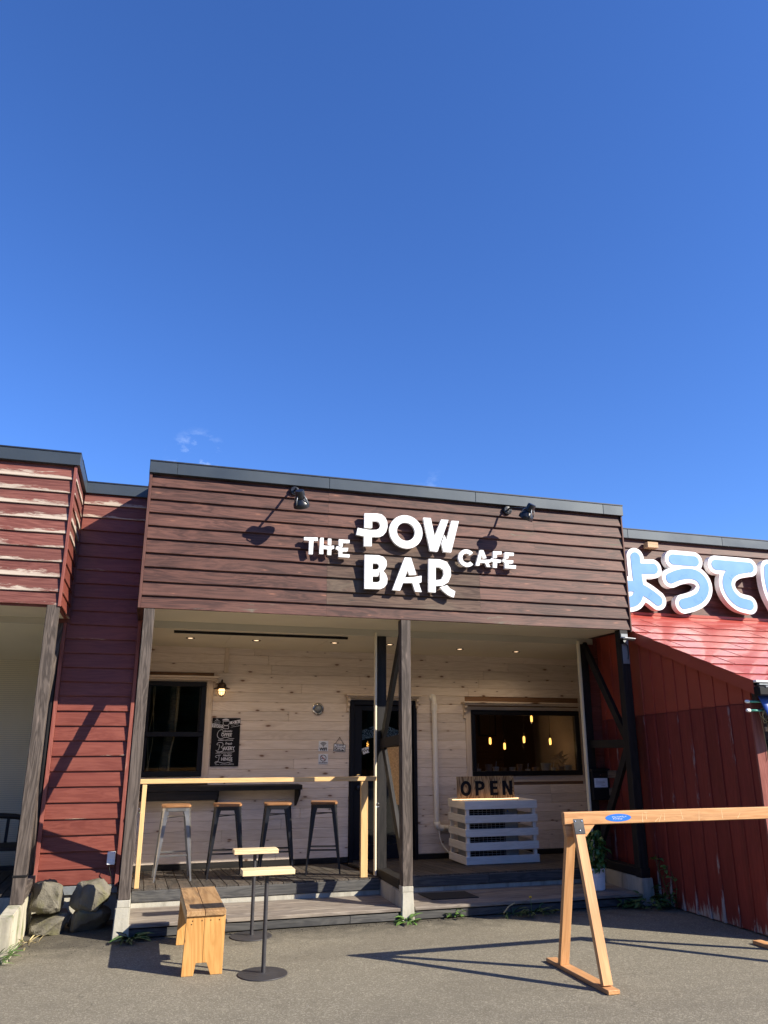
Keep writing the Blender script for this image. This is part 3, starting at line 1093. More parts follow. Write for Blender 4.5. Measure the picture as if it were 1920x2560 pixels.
f_arch = lambda X, Z: np.maximum(np.maximum(1.163 - X, X - 1.657), np.maximum(Z - (1.845 - 1.1 * (X - 1.41) ** 2), (1.700 - 0.55 * (X - 1.41) ** 2) - Z))
obj('reflection', slab_mesh('reflection', f_arch, 1.15, 1.67, 1.6, 1.87, 0.008, YW + 0.025, YW + 0.027), M['marbled'], dr, (0, 0, 0))  # arched sheet carrying the painted reflection
cornice(cafe, 0.925, 1.912, 2.196, (0.958, 1.86))
box('door_header', cafe, (0.99, YW - 0.02, 2.151), (1.885, YW + 0.016, 2.173), M['pine_trim'], 'X')

set_frame()
# posts, sills and braces
PG, BW = M['post_grey'], M['black_wood']
box('front_post', cafe, (-1.540, 0.0, 0.315), (-1.437, 0.105, 2.886), PG, 'Z', 0.004)
box('front_post', cafe, (1.073, 0.0, 0.305), (1.178, 0.105, 2.886), PG, 'Z', 0.004)
box('front_post', cafe, (3.722, 0.0, 0.355), (3.826, 0.105, 2.886), BW, 'Z', 0.004)
for xa, xb in ((-1.540, -1.437), (1.066, 1.170), (3.704, 3.806)):
    box('rear_post', cafe, (xa, 0.858, 0.30), (xb, 0.962, 2.821), BW, 'Z', 0.004)
box('guide_rail', cafe, (1.034, 0.845, 0.28), (1.054, 0.90, 2.86), M['soffit'], 'Z')
box('guide_rail', cafe, (3.672, 0.845, 0.28), (3.694, 0.90, 2.86), M['soffit'], 'Z')
for x, nd in ((-1.488, 'front'), (1.122, 'rear'), (3.766, 'front')):
    if nd == 'front':
        member('brace', cafe, (x, 0.875, 2.82), (x, 0.09, 1.66), 0.045, 0.09, BW)
        member('brace', cafe, (x, 0.09, 1.60), (x, 0.875, 0.42), 0.045, 0.09, BW)
    else:
        member('brace', cafe, (x, 0.875, 1.60), (x, 0.085, 2.83), 0.045, 0.09, BW)
        member('brace', cafe, (x, 0.875, 1.76), (x, 0.09, 0.45), 0.045, 0.09, BW)
member('tie_rail', cafe, (1.118, 0.86, 1.625), (1.118, 0.10, 1.672), 0.06, 0.10, BW)
member('tie_rail', cafe, (3.766, 0.86, 1.62), (3.766, 0.10, 1.625), 0.06, 0.09, BW)
polysheet('board_infill', [(1.098, 0.60, 1.585), (1.098, 0.106, 1.60), (1.098, 0.106, 1.03), (1.098, 0.26, 1.03)], M['osb'], cafe, thick=0.012, axis='X')
box('sill', cafe, (1.068, 0.107, 0.262), (1.176, 0.96, 0.352), BW, 'Y', 0.004)
box('sill', cafe, (3.735, 0.107, 0.268), (3.85, 0.96, 0.352), BW, 'Y', 0.004)
box('sill', cafe, (-1.55, 0.107, 0.268), (-1.44, 0.96, 0.352), BW, 'Y', 0.004)


def footing(parent, name, x0, x1, y0, y1, z, mat, taper=0.012):
    vs = []
    n = 5
    for k in range(2):
        zz_ = z if k else -0.02
        t = 0 if k else taper
        vs += [(x0 - t, y0 - t, zz_), (x1 + t, y0 - t, zz_), (x1 + t, y1, zz_), (x0 - t, y1, zz_)]
    me = mesh(name, vs, [(0, 1, 5, 4), (1, 2, 6, 5), (2, 3, 7, 6), (3, 0, 4, 7), (4, 5, 6, 7)])
    bm = bmesh.new()
    bm.from_mesh(me)
    bmesh.ops.recalc_face_normals(bm, faces=bm.faces)
    bmesh.ops.bevel(bm, geom=[e for e in bm.edges if e.verts[0].co.z > 0.1 or e.verts[1].co.z > 0.1], offset=0.008, segments=2, affect='EDGES')
    c = Vector(((x0 + x1) / 2, (y0 + y1) / 2, 0))
    bmesh.ops.translate(bm, vec=-c, verts=bm.verts)
    return obj(name, bm_mesh(name, bm), mat, parent, c)


footing(cafe, 'concrete_footing', -1.555, -1.435, -0.008, 0.97, 0.30 - 0.04, M['concrete'])
box('pad_block', cafe, (-1.545, -0.004, 0.255), (-1.434, 0.107, 0.314), M['concrete'], 'X', 0.004)
footing(cafe, 'concrete_footing', 1.066, 1.180, -0.006, 0.97, 0.258, M['concrete'])
box('pad_block', cafe, (1.068, -0.003, 0.253), (1.180, 0.106, 0.304), M['concrete'], 'X', 0.004)
footing(cafe, 'concrete_footing', 3.73, 3.86, -0.006, 0.97, 0.264, M['concrete'])
box('pad_block', cafe, (3.73, -0.003, 0.262), (3.84, 0.106, 0.354), BW, 'X', 0.004)
set_frame(1.07867, (0.11321, 0.61210, -0.12824))
# closed sides and back of the room behind the wall
RY0, RY1, RX0, RX1 = YW + 0.08, 5.8, -1.53, 4.9
box('room_floor', cafe, (RX0, YW + 0.08, 0.10), (RX1, RY1, 0.26), M['interior'], 'X', 0)
rb = box('room_wall', cafe, (RX0, RY1, 0.1), (RX1, RY1 + 0.06, 2.86), M['interior'], 'X', 0)
for k in range(12):
    z = 0.9 + k * 0.15
    box('panel_board', rb, (RX0, RY1 - 0.016, z), (RX1, RY1 - 0.001, z + 0.145), M['interior'], 'X', 0.006)
box('room_wall', cafe, (RX0 - 0.06, RY0, 0.1), (RX0, RY1, 2.86), M['interior'], 'Y', 0)
box('room_wall', cafe, (RX1, YW + 0.08, 0.1), (RX1 + 0.06, RY1, 2.86), M['interior_pale'], 'Y', 0)
box('room_wall', cafe, (4.361, YW + 0.02, 0.0), (RX1 + 0.06, YW + 0.08, 2.86), M['interior'], 'X', 0)
box('room_partition', cafe, (4.30, YW + 0.09, 0.26), (4.35, 3.2, 2.85), M['interior_pale'], 'Y', 0)
box('room_partition', cafe, (2.30, YW + 0.09, 0.26), (2.36, RY1 - 0.02, 2.85), M['interior'], 'Y', 0)  # added to keep bulb light out of the room behind the left window
box('display_ledge', cafe, (2.60, YW + 0.078, 1.225), (4.25, YW + 0.33, 1.245), M['pine_trim'], 'X')

set_frame()

# ------------------------------------------------------------------ decks and steps
def deck_z(y):
    return 0.276 - 0.057 * (y - 0.76)


for dx0, dx1, dbx1, lb in ((-1.430, 1.060, 1.062, 'grey wooden porch deck under the four bar stools'), (1.184, 3.722, 4.76, 'darker wooden porch deck in front of the door and slatted cover')):
    dk = thing('porch_deck', lb, 'deck', ((dx0 + dx1) / 2, 0.76, 0))
    bw = 0.1135
    x = dx0
    while x < dbx1 - 0.02:
        xe = min(x + bw - 0.006, dbx1)
        y0 = 0.758 if xe <= dx1 + 0.02 else 0.985
        member('deck_board', dk, ((x + xe) / 2, y0, deck_z(y0) - 0.015), ((x + xe) / 2, YD - 0.014, deck_z(YD) - 0.015), xe - x, 0.030, M['deck'], bev=0.003)
        x += bw
    n = 2
    cutx = dx0 + (dx1 - dx0) * (0.52 if dx0 < 0 else 0.44)
    box('edge_board', dk, (dx0, 0.732, 0.165), (cutx - 0.001, 0.756, 0.262), M['deck_edge'], 'X', 0.004)
    box('edge_board', dk, (cutx + 0.001, 0.732, 0.165), (dx1, 0.756, 0.262), M['deck_edge'], 'X', 0.004)
    box('concrete_upstand', dk, (dx0, 0.745, 0.0), (dx1, 0.80, 0.163), M['concrete'], 'X', 0.003)
for dx0, dx1, lb in ((-1.432, 1.052, 'low weathered grey wooden step on the left, behind the pale bench'), (1.196, 3.716, 'low weathered wooden step on the right with a black mat')):
    st = thing('porch_step', lb, 'step', ((dx0 + dx1) / 2, 0.3, 0))
    ys = (0.0, 0.185, 0.370, 0.556, 0.742)
    for a, b in zip(ys, ys[1:]):
        box('step_board', st, (dx0, a, 0.086 + R.uniform(-.001, .001)), (dx1, b - 0.006, 0.118 + R.uniform(-.0015, .0015)), M['step'], 'X', 0.004)
    cutx = dx0 + (dx1 - dx0) * (0.8 if dx0 < 0 else 0.40)
    box('riser_board', st, (dx0, 0.012, 0.010), (cutx - .001, 0.036, 0.076), M['deck_edge'], 'X', 0.003)
    box('riser_board', st, (cutx + .001, 0.010, 0.010), (dx1 - 0.02, 0.034, 0.075), M['deck_edge'], 'X', 0.003)
    box('bearer', st, (dx0 + 0.03, 0.05, 0.0), (dx1 - 0.03, 0.70, 0.083), M['black_wood'], 'X', 0)
mt = polysheet('door_mat', [(1.442, 0.628, 0.1205), (1.960, 0.612, 0.1205), (1.975, 0.262, 0.1205), (1.470, 0.275, 0.1205)], M['mat'], thick=0.006)
tag(mt, 'black rubber mat lying on the right step', 'mat')
# dark grit along the foot of the steps
bm = bmesh.new()
for k in range(900):
    x = R.uniform(-2.3, 3.9)
    y = -abs(R.gauss(0, 0.05)) - 0.004 if x > -1.56 else R.uniform(-0.35, 0.4)
    if 1.0 < x < 1.2 and y > -0.03:
        continue
    r = R.uniform(0.002, 0.006)
    m_ = Matrix.Translation((x, y, r * 0.4)) @ Matrix.Rotation(R.uniform(0, 6), 4, 'Z') @ Matrix.Diagonal((r, r * R.uniform(.5, 1), r * .6, 1))
    bmesh.ops.create_icosphere(bm, subdivisions=1, radius=1, matrix=m_)
tag(obj('grit', bm_mesh('grit', bm), M['soil']), 'loose dark grit along the foot of the steps', 'grit', kind='stuff')

# ------------------------------------------------------------------ recessed wall between the two fascias
lk = thing('linking_wall', 'dark red clapboard wall recessed between the two porches, behind the boulders', 'wall', (-1.95, 0.95, 0))
box('wall_core', lk, (-2.40, 0.905, 0.0), (-1.534, 0.96, 4.26), M['red_trim'], 'X', 0)
rows = [0.322, 0.466, 0.618, 0.768, 0.918, 1.070, 1.217, 1.364, 1.510, 1.656, 1.802, 1.948, 2.094, 2.236, 2.380, 2.528]
while rows[-1] < 4.1:
    rows.append(rows[-1] + 0.1465)
for i, z in enumerate(rows):
    h = (rows[i + 1] if i + 1 < len(rows) else 4.262) - z + 0.012
    x0 = -2.302 if z < 2.75 else -2.272
    lap('clapboard', lk, x0, -1.598, 0.903, z, h, M['peeled'] if z > 3.95 else M['red'], 0, 0.030)
box('corner_trim', lk, (-2.340, 0.845, 0.315), (-2.3035, 0.903, 2.83), M['red_trim'], 'Z')
box('corner_trim', lk, (-1.5965, 0.850, 0.300), (-1.562, 0.903, 2.88), M['red_trim'], 'Z')
box('flashing', lk, (-2.34, 0.870, 0.238), (-1.565, 0.900, 0.314), M['grey_metal'], 'X')
box('plinth', lk, (-2.34, 0.90, 0.0), (-1.565, 0.904, 0.236), M['concrete'], 'X', 0)
for a, b in ((-2.325, -1.615),):
    o = box('parapet_cap', lk, (a, 0.862, 4.262), (b, 1.02, 4.384), M['cap'], 'X', 0.003)
    box('cap_lip', o, (a, 0.856, 4.3845), (b, 1.03, 4.397), M['cap_dark'], 'X', 0)

# ------------------------------------------------------------------ building on the left
lb = thing('left_shop_building', 'shop with peeling red and white clapboard fascia at the left edge', 'building', (-3.6, 0.95, 0))
lf = box('fascia', lb, (-6.0, 0.032, 2.86), (-2.305, 0.075, 4.26), M['red_trim'], 'X', 0)
for i, z in enumerate(ROWS):
    z -= 0.012
    h = (ROWS[i + 1] - 0.012 if i < 9 else 4.27) - z + 0.012
    lap('clapboard', lf, -6.0, -4.1, 0.030, z, h, M['peeled'])
    lap('clapboard', lf, -4.1, -2.318, 0.030, z, h, M['peeled'])
box('corner_trim', lb, (-2.3165, -0.012, 2.862), (-2.290, 0.03, 4.26), M['red_trim'], 'Z')
lsd = box('side_wall', lb, (-2.34, 0.08, 2.875), (-2.31, 0.90, 4.26), M['red_trim'], 'Y', 0)
for i, z in enumerate(ROWS):
    z -= 0.012
    h = (ROWS[i + 1] - 0.012 if i < 9 else 4.27) - z + 0.012
    lap('clapboard', lsd, 0.035, 0.868, -2.310, z, h, M['red'] if i < 5 else M['peeled'], math.pi / 2, 0.026)
cap_run(lb, (-6.0, -4.3, -2.263), -0.034, 0.16, 4.262, 4.384)
o = box('parapet_cap', lb, (-2.38, 0.165, 4.262), (-2.263, 0.86, 4.384), M['cap'], 'Y', 0.003)
box('cap_lip', o, (-2.39, 0.17, 4.3845), (-2.259, 0.86, 4.397), M['cap_dark'], 'Y', 0)
box('roof_sheet', lb, (-6.0, 0.08, 4.20), (-2.36, 5.9, 4.25), M['cap_dark'], 'X', 0)
box('roof_sheet', lk, (-2.35, 1.03, 4.20), (-1.53, 5.9, 4.25), M['cap_dark'], 'X', 0)
box('soffit', lb, (-6.0, 0.078, 2.876), (-2.342, 0.878, 2.895), M['soffit'], 'X', 0)
box('beam_cover', lb, (-6.0, 0.880, 2.812), (-2.40, 0.906, 2.89), M['soffit_strip'], 'X', 0.002)
polysheet('ceiling_board', [(-6, 0.908, 2.83), (-3.22, 0.908, 2.83), (-3.22, 2.6, 2.60), (-6, 2.6, 2.60)], M['soffit'], lb, thick=0.012)
polysheet('ceiling_board', [(-3.215, 0.908, 2.83), (-2.345, 0.908, 2.83), (-2.345, 2.6, 2.60), (-3.215, 2.6, 2.60)], M['soffit'], lb, thick=0.012)
pw = box('back_wall', lb, (-6.0, 2.62, 0.0), (-2.34, 2.70, 2.80), M['soffit_strip'], 'X', 0)
bm = bmesh.new()
z = 0.3
while z < 2.6:
    add_box(bm, (-6.0 + 4, -0.012, z - 1), (-2.35 + 4, 0.0, z + 0.019 - 1))
    z += 0.0235
tag(obj('ribbed_siding', bm_mesh('ribs', bm), M['soffit'], pw, (-4, 2.618, 1)), kind='stuff')
box('side_wall', lb, (-2.40, 0.97, 0.0), (-2.345, 2.62, 2.85), M['soffit_strip'], 'Y', 0)
box('front_post', lb, (-2.410, 0.0, 0.322), (-2.303, 0.105, 2.874), PG, 'Z', 0.004)
box('front_post', lb, (-4.95, 0.0, 0.322), (-4.845, 0.105, 2.874), PG, 'Z', 0.004)
box('rear_post', lb, (-2.405, 0.858, 0.30), (-2.347, 0.962, 2.811), BW, 'Z', 0.004)
member('brace', lb, (-2.356, 0.875, 2.80), (-2.356, 0.09, 1.64), 0.045, 0.09, PG)
member('brace', lb, (-2.356, 0.09, 1.60), (-2.356, 0.875, 0.46), 0.045, 0.09, PG)
box('sill', lb, (-2.40, 0.107, 0.322), (-2.312, 0.97, 0.43), PG, 'Y', 0.004)
footing(lb, 'concrete_curb', -2.425, -2.312, -0.53, 0.98, 0.320, M['concrete_moss'], 0.004)
box('strap', lb, (-2.416, -0.006, 0.535), (-2.297, 0.11, 0.552), M['black_matt'], 'X', 0.001)
x = -6.0
while x < -2.45:
    box('deck_board', lb, (x, 0.758, 0.246), (min(x + 0.108, -2.428), 2.61, 0.276), M['deck'], 'Y', 0.003)
    x += 0.114
box('concrete_upstand', lb, (-6.0, 0.72, 0.0), (-2.43, 0.757, 0.262), M['concrete'], 'X', 0.003)
box('step_slab', lb, (-6.0, 0.05, 0.0), (-2.43, 0.719, 0.12), M['concrete'], 'X', 0.005)

# ------------------------------------------------------------------ building on the right with the big sign
rbld = thing('right_shop_building', 'brown clapboard building behind the big blue and white sign letters', 'building', (6.3, 0.95, 0))
box('wall_core', rbld, (3.83, 0.935, 0.0), (9.2, 1.0, 4.27), M['brown_trim'], 'X', 0)
z = 0.02
k = 0
while z < 4.2:
    h = min(0.147, 4.262 - z) + 0.012
    if z > 3.1:
        for a, b in ((3.83, 5.9 + 0.6 * (k % 2)), (5.9 + 0.6 * (k % 2), 9.2)):
            lap('clapboard', rbld, a, b, 0.930, z, h, M['peeled_brown'])
    else:
        lap('clapboard', rbld, 3.815, 4.6, 0.930, z, h, M['red'])
    z += 0.147
    k += 1
cap_run(rbld, (3.896, 4.55, 6.06, 7.6, 9.2), 0.862, 1.06, 4.262, 4.384)
box('roof_sheet', rbld, (3.90, 1.06, 4.20), (9.2, 7.0, 4.25), M['cap_dark'], 'X', 0)
box('wood_block', rbld, (4.80, 0.80, 4.135), (4.965, 0.895, 4.215), M['pale_wood_lit_edge'], 'X', 0.004)

# ------------------------------------------------------------------ red shed
sh = thing('red_shed', 'red lean-to shed with a glossy red metal roof under the blue sign letters', 'shed', (5.5, -0.4, 0))


def roof_z(y):
    return 3.210 + 0.386 * (y - 0.88)


def split_z(y):
    return 1.921 - 0.036 * (y - 0.16)


YB = 0.895
YF = -1.66
fw = box('side_wall', sh, (3.985, YF + 0.05, 0.0), (4.02, YB, 2.0), M['shed_red'], 'Y', 0)
ys = []
y = YF + 0.10
while y < YB:
    ys.append(y)
    y += 0.196
ys = [YF] + ys + [YB]
for a, b in zip(ys, ys[1:]):
    zt = split_z((a + b) / 2) + 0.004
    xo = R.uniform(-0.002, 0.002)
    box('wall_board', fw, (3.950 + xo, a + 0.002, 0.012), (3.984, b - 0.002, zt), M['shed_red'], 'Z', 0.003)
    if a > YF + 0.05:
        box('batten', fw, (3.938, a - 0.020, 0.010), (3.9495, a + 0.016, zt - 0.004), M['shed_batten'], 'Z', 0.003)
for a, b in zip(ys, ys[1:]):
    z0 = split_z((a + b) / 2) + 0.008
    za, zb = roof_z(a) - 0.03, roof_z(b) - 0.03
    polysheet('sheet_panel', [(3.962, a + 0.0015, z0), (3.962, b - 0.0015, z0), (3.962, b - 0.0015, zb), (3.962, a + 0.0015, za)], M['shed_orange'], fw, thick=0.02, axis='X')
    if a > YF + 0.05:
        box('seam', fw, (3.950, a - 0.006, z0), (3.9615, a + 0.006, roof_z(a) - 0.06), M['shed_orange'], 'Z', 0.002)
pts = [(3.898, -1.79, roof_z(-1.79) - 0.004), (3.898, 0.06, roof_z(0.06) - 0.004), (3.898, 0.06, roof_z(0.06) - 0.135), (3.898, -1.79, roof_z(-1.79) - 0.120)]
polysheet('rake_board', pts, M['shed_orange'], sh, thick=0.016, axis='X')
pts = [(3.93, 0.062, roof_z(0.06) - 0.004), (3.93, YB, roof_z(YB) - 0.004), (3.93, YB, roof_z(YB) - 0.135), (3.93, 0.062, roof_z(0.06) - 0.135)]
polysheet('rake_board', pts, M['shed_orange'], sh, thick=0.016, axis='X')
pts = [(3.90, -1.79, roof_z(-1.79) - 0.018), (9.0, -1.79, roof_z(-1.79) - 0.018), (9.0, YB, roof_z(YB) - 0.018), (3.90, YB, roof_z(YB) - 0.018)]
rf = polysheet('roof', pts, M['black_matt'], sh, thick=-0.02)
rowy = [-1.80, -1.585, -1.27, -0.967, -0.660, -0.362, -0.045, 0.322, 0.70]
jx = [4.6, 5.38, 4.185, 4.55, 4.91, 5.29, 4.915, 5.315]
for i, (a, b) in enumerate(zip(rowy, rowy[1:])):
    x = jx[i] - 0.81 * math.ceil((jx[i] - 3.895) / 0.81)
    while x < 8.9:
        x0, x1 = max(x, 3.893), min(x + 0.790, 8.99)
        if x1 - x0 > 0.05:
            e = 0.0105
            ya, yb = a, b + 0.02
            za, zb = roof_z(ya), roof_z(yb)
            bow = R.uniform(0.0, 0.0022)
            vs = []
            nx = 6
            for q in range(nx + 1):
                xx = x0 + (x1 - x0) * q / nx
                s_ = math.sin(math.pi * q / nx) * bow
                vs += [(xx - x0, 0, e + s_ + 0.0), (xx - x0, (yb - ya) / 2, (zb - za) / 2 + 0.006 + s_ * 1.6), (xx - x0, yb - ya, zb - za + 0.001), (xx - x0, 0.02, 0.004)]
            fs = []
            for q in range(nx):
                p0, p1 = q * 4, q * 4 + 4
                fs += [(p0, p1, p1 + 1, p0 + 1), (p0 + 1, p1 + 1, p1 + 2, p0 + 2), (p0 + 3, p1 + 3, p1, p0)]
            fs += [(3, 0, 1, 2), (nx * 4 + 3, nx * 4 + 2, nx * 4 + 1, nx * 4)]
            me = mesh('roof_panel', vs, fs)
            for p in me.polygons:
                p.use_smooth = abs(p.normal.z) > 0.5
            sharp(me, 0.5)
            obj('roof_panel', me, M['roof_red'], rf, (x0, ya, za))
        x += 0.81
for a, b in ((3.899, 5.36), (5.364, 7.2), (7.204, 9.0)):
    o = polysheet('flashing', [(a, 0.68, roof_z(0.68) + 0.016), (b, 0.68, roof_z(0.68) + 0.016), (b, 0.893, roof_z(0.893) + 0.020), (a, 0.893, roof_z(0.893) + 0.020)], M['roof_red'], sh, thick=-0.012)
    box('upstand', sh, (a, 0.872, roof_z(0.88) + 0.022), (b, 0.895, roof_z(0.88) + 0.06), M['shed_orange'], 'X')
box('drip_edge', sh, (3.895, -1.835, 2.165), (9.0, -1.795, 2.186), M['white_paint'], 'X', 0.004)
box('drip_edge', sh, (3.93, -1.830, 2.140), (9.0, -1.795, 2.158), M['grey_metal'], 'X', 0.004)
g = box('gutter', sh, (3.885, -1.87, 2.045), (9.0, -1.79, 2.128), M['black_matt'], 'X', 0.012)
box('gutter_lip', g, (3.96, -1.876, 2.118), (9.0, -1.868, 2.134), M['grey_metal'], 'X', 0.002)
box('corner_post', sh, (3.932, YF - 0.025, 0.0), (4.050, YF - 0.002, 1.99), M['red_trim'], 'Z', 0.004)
box('dark_opening', sh, (4.067, YF - 0.005, 0.0), (9.0, YF + 0.03, 1.66), M['black_matt'], 'X', 0)  # black sheet painting the shade inside the stall opening
box('front_board', sh, (4.07, YF - 0.02, 1.735), (9.0, YF, 1.775), M['pine_trim'], 'X')
box('front_header', sh, (4.067, YF - 0.003, 1.99), (9.0, YF + 0.03, 2.14), M['red_trim'], 'X')
for k in range(12):
    box('shutter_slat', sh, (4.08, YF - 0.022, 1.60 - k * 0.11), (5.2, YF - 0.008, 1.65 - k * 0.11), M['grey_metal'], 'X')
for ww in ((0.0, 0.0), (0.055, 0.03)):
    tube_obj('wire', [(4.01 + ww[0], -1.70, 1.93), (4.02 + ww[0], -1.70, 1.78), (4.04 + ww[0], -1.695, 1.6), (4.035 + ww[0], -1.693, 1.48 + ww[1])], 0.0025, M['straw'], sh, 5)
# blue cloth hung under the gutter
vs, fs = [], []
nx, nz_ = 40, 6
for i in range(nx + 1):
    for j in range(nz_ + 1):
        t = j / nz_
        x = 4.02 + 3.0 * i / nx + (0.075 * t if i == 0 else 0.02 * t)
        vs.append((x - 4, -0.012 * math.sin(i * 1.1) * (0.3 + t) - 0.10 * t, -0.34 * t - (0.02 * math.sin(i * .7) * t)))
for i in range(nx):
    for j in range(nz_):
        a = i * (nz_ + 1) + j
        fs.append((a, a + nz_ + 1, a + nz_ + 2, a + 1))
cl = obj('awning_cloth', mesh('cloth', vs, fs, True), M['tarp'], None, (3.93, -1.755, 2.07))
tag(cl, 'blue mesh cloth hanging below the shed gutter at the right edge', 'awning')
md = cl.modifiers.new('thickness', 'SOLIDIFY')
md.thickness = 0.002
for z, lab in ((1.997, 'upper green tube with a white cap sticking out under the blue cloth'), (1.918, 'lower green tube with a white cap sticking out beside coiled wire')):
    t_ = thing('capped_tube', lab, 'tube', (3.82, -1.75, z), 'green tubes at the shed corner')
    tube_obj('tube', [(3.855, -1.75, z), (4.03, -1.75, z)], 0.010, M['tube_green'], t_, 12)
    bm = bmesh.new()
    lathe(bm, [(0.004, 0.0), (0.012, 0.004), (0.015, 0.012), (0.015, 0.04), (0.012, 0.043)], 14, (0, 0, 0), 'X')
    obj('cap', bm_mesh('cap', bm, True), M['white_paint'], t_, (3.818, -1.75, z))
wires = [(4.02 + 0.05 * math.cos(a) * (1 - a / 40), -1.755 + 0.02 * math.sin(a * .6), 1.90 + 0.045 * math.sin(a) - a * 0.002) for a in [k * 0.5 for k in range(50)]]
tag(tube_obj('wire_coil', wires, 0.003, M['straw'], None, 5), 'coil of thin wire hanging by the shed corner', 'wire')

# ------------------------------------------------------------------ lettering on the cafe fascia
LET = {
    'P': [('+', [(0.644, 4.007), (0.789, 4.017), (0.839, 4.011), (0.879, 3.979), (0.901, 3.93), (0.904, 3.875), (0.888, 3.819), (0.855, 3.777), (0.813, 3.754), (0.727, 3.749), (0.727, 3.647), (0.64, 3.641), (0.64, 3.75), (0.556, 3.762), (0.571, 3.838), (0.648, 3.829), (0.718, 3.826), (0.781, 3.833), (0.812, 3.852), (0.823, 3.885), (0.812, 3.915), (0.789, 3.929), (0.731, 3.926), (0.731, 3.849), (0.645, 3.847)])],
    'W': [('+', [(1.316, 4.015), (1.404, 4.016), (1.446, 3.806), (1.526, 4.01), (1.613, 4.012), (1.475, 3.639), (1.389, 3.642)]), ('+', [(1.649, 4.006), (1.737, 4.008), (1.635, 3.641), (1.546, 3.642), (1.523, 3.733), (1.562, 3.836), (1.585, 3.774)])],
    'B': [('+', [(0.65, 3.547), (0.805, 3.553), (0.86, 3.538), (0.891, 3.502), (0.896, 3.456), (0.883, 3.417), (0.855, 3.382), (0.886, 3.353), (0.903, 3.304), (0.898, 3.251), (0.867, 3.209), (0.821, 3.187), (0.65, 3.182)]), ('-', [(0.737, 3.461), (0.79, 3.463), (0.808, 3.45), (0.812, 3.431), (0.799, 3.404), (0.774, 3.395), (0.737, 3.393)]), ('-', [(0.738, 3.32), (0.798, 3.322), (0.818, 3.39), (0.823, 3.291), (0.812, 3.269), (0.787, 3.258), (0.738, 3.257)])],
    'A': [('+', [(1.098, 3.549), (1.169, 3.55), (1.228, 3.368), (1.149, 3.36), (1.13, 3.411), (1.042, 3.183), (0.956, 3.185)]), ('+', [(1.105, 3.33), (1.178, 3.335), (1.286, 3.36), (1.283, 3.287), (1.253, 3.278), (1.285, 3.181), (1.212, 3.182), (1.181, 3.274), (1.073, 3.268)])],
    'R': [('+', [(1.371, 3.551), (1.501, 3.555), (1.582, 3.531), (1.622, 3.468), (1.627, 3.382), (1.594, 3.308), (1.534, 3.267), (1.447, 3.256), (1.445, 3.185), (1.364, 3.185)]), ('-', [(1.451, 3.465), (1.499, 3.465), (1.54, 3.437), (1.542, 3.385), (1.514, 3.332), (1.448, 3.32)]), ('+', [(1.494, 3.245), (1.579, 3.273), (1.61, 3.239), (1.672, 3.21), (1.652, 3.14), (1.59, 3.162), (1.538, 3.198)])],
    'T': [('+', [(-0.007, 3.692), (0.139, 3.699), (0.139, 3.662), (0.094, 3.661), (0.09, 3.514), (0.047, 3.513), (0.048, 3.659), (-0.007, 3.659)])],
    'H': [('+', [(0.165, 3.699), (0.202, 3.701), (0.201, 3.618), (0.248, 3.614), (0.314, 3.624), (0.317, 3.592), (0.287, 3.582), (0.286, 3.519), (0.247, 3.519), (0.247, 3.579), (0.2, 3.581), (0.202, 3.524), (0.16, 3.524)]), ('+', [(0.249, 3.696), (0.285, 3.696), (0.285, 3.629), (0.25, 3.627)])],
    'E': [('+', [(0.365, 3.697), (0.483, 3.698), (0.482, 3.663), (0.409, 3.661), (0.409, 3.618), (0.367, 3.626)]), ('+', [(0.344, 3.621), (0.405, 3.606), (0.469, 3.61), (0.463, 3.572), (0.405, 3.568), (0.406, 3.538), (0.486, 3.54), (0.484, 3.506), (0.366, 3.505), (0.366, 3.573), (0.334, 3.59)])],
    'A2': [('+', [(1.978, 3.693), (2.021, 3.695), (2.056, 3.606), (2.015, 3.6), (1.996, 3.638), (1.966, 3.512), (1.923, 3.514)]), ('+', [(1.984, 3.582), (2.03, 3.585), (2.11, 3.593), (2.105, 3.561), (2.077, 3.556), (2.099, 3.506), (2.055, 3.507), (2.037, 3.55), (1.969, 3.546)])],
    'F': [('+', [(2.141, 3.692), (2.244, 3.696), (2.241, 3.66), (2.184, 3.658), (2.182, 3.619), (2.136, 3.617)]), ('+', [(2.112, 3.609), (2.157, 3.601), (2.234, 3.598), (2.227, 3.566), (2.183, 3.561), (2.177, 3.503), (2.131, 3.504), (2.136, 3.568), (2.105, 3.577)])],
    'E2': [('+', [(2.282, 3.69), (2.394, 3.69), (2.39, 3.654), (2.326, 3.653), (2.324, 3.62), (2.276, 3.62)]), ('+', [(2.257, 3.613), (2.311, 3.6), (2.384, 3.6), (2.377, 3.567), (2.323, 3.565), (2.322, 3.545), (2.414, 3.546), (2.408, 3.507), (2.274, 3.505), (2.276, 3.569), (2.249, 3.58)])],
}
LET['O'] = 'ring'
LET['C'] = 'ring'
sg = thing('fascia_sign', 'white raised letters reading THE POW BAR CAFE on the brown fascia', 'sign', (1.0, 0.0, 3.6))


def letter_sdf(parts):
    def f(X, Z):
        d = np.full(X.shape, 1e9)
        for sgn, poly in parts:
            q = sd_poly(X, Z, poly)
            d = np.minimum(d, q) if sgn == '+' else np.maximum(d, -q)
        return d
    return f


def ring_O(X, Z):
    r = np.hypot((X - 1.1145) / 0.189, (Z - 3.837) / 0.187)
    ri = np.hypot((X - 1.1135) / 0.103, (Z - 3.838) / 0.103)
    return np.maximum(r - 1, 1 - ri) * 0.1


def ring_C(X, Z):
    dx, dz = X - 1.819, Z - 3.590
    r = np.hypot(dx / 0.099, dz / 0.099)
    ri = np.hypot(dx / 0.052, dz / 0.054)
    d = np.maximum(r - 1, 1 - ri) * 0.08
    ang = np.arctan2(dz + 0.002, dx)
    return np.maximum(d, (0.72 - np.abs(ang)) * 0.06)


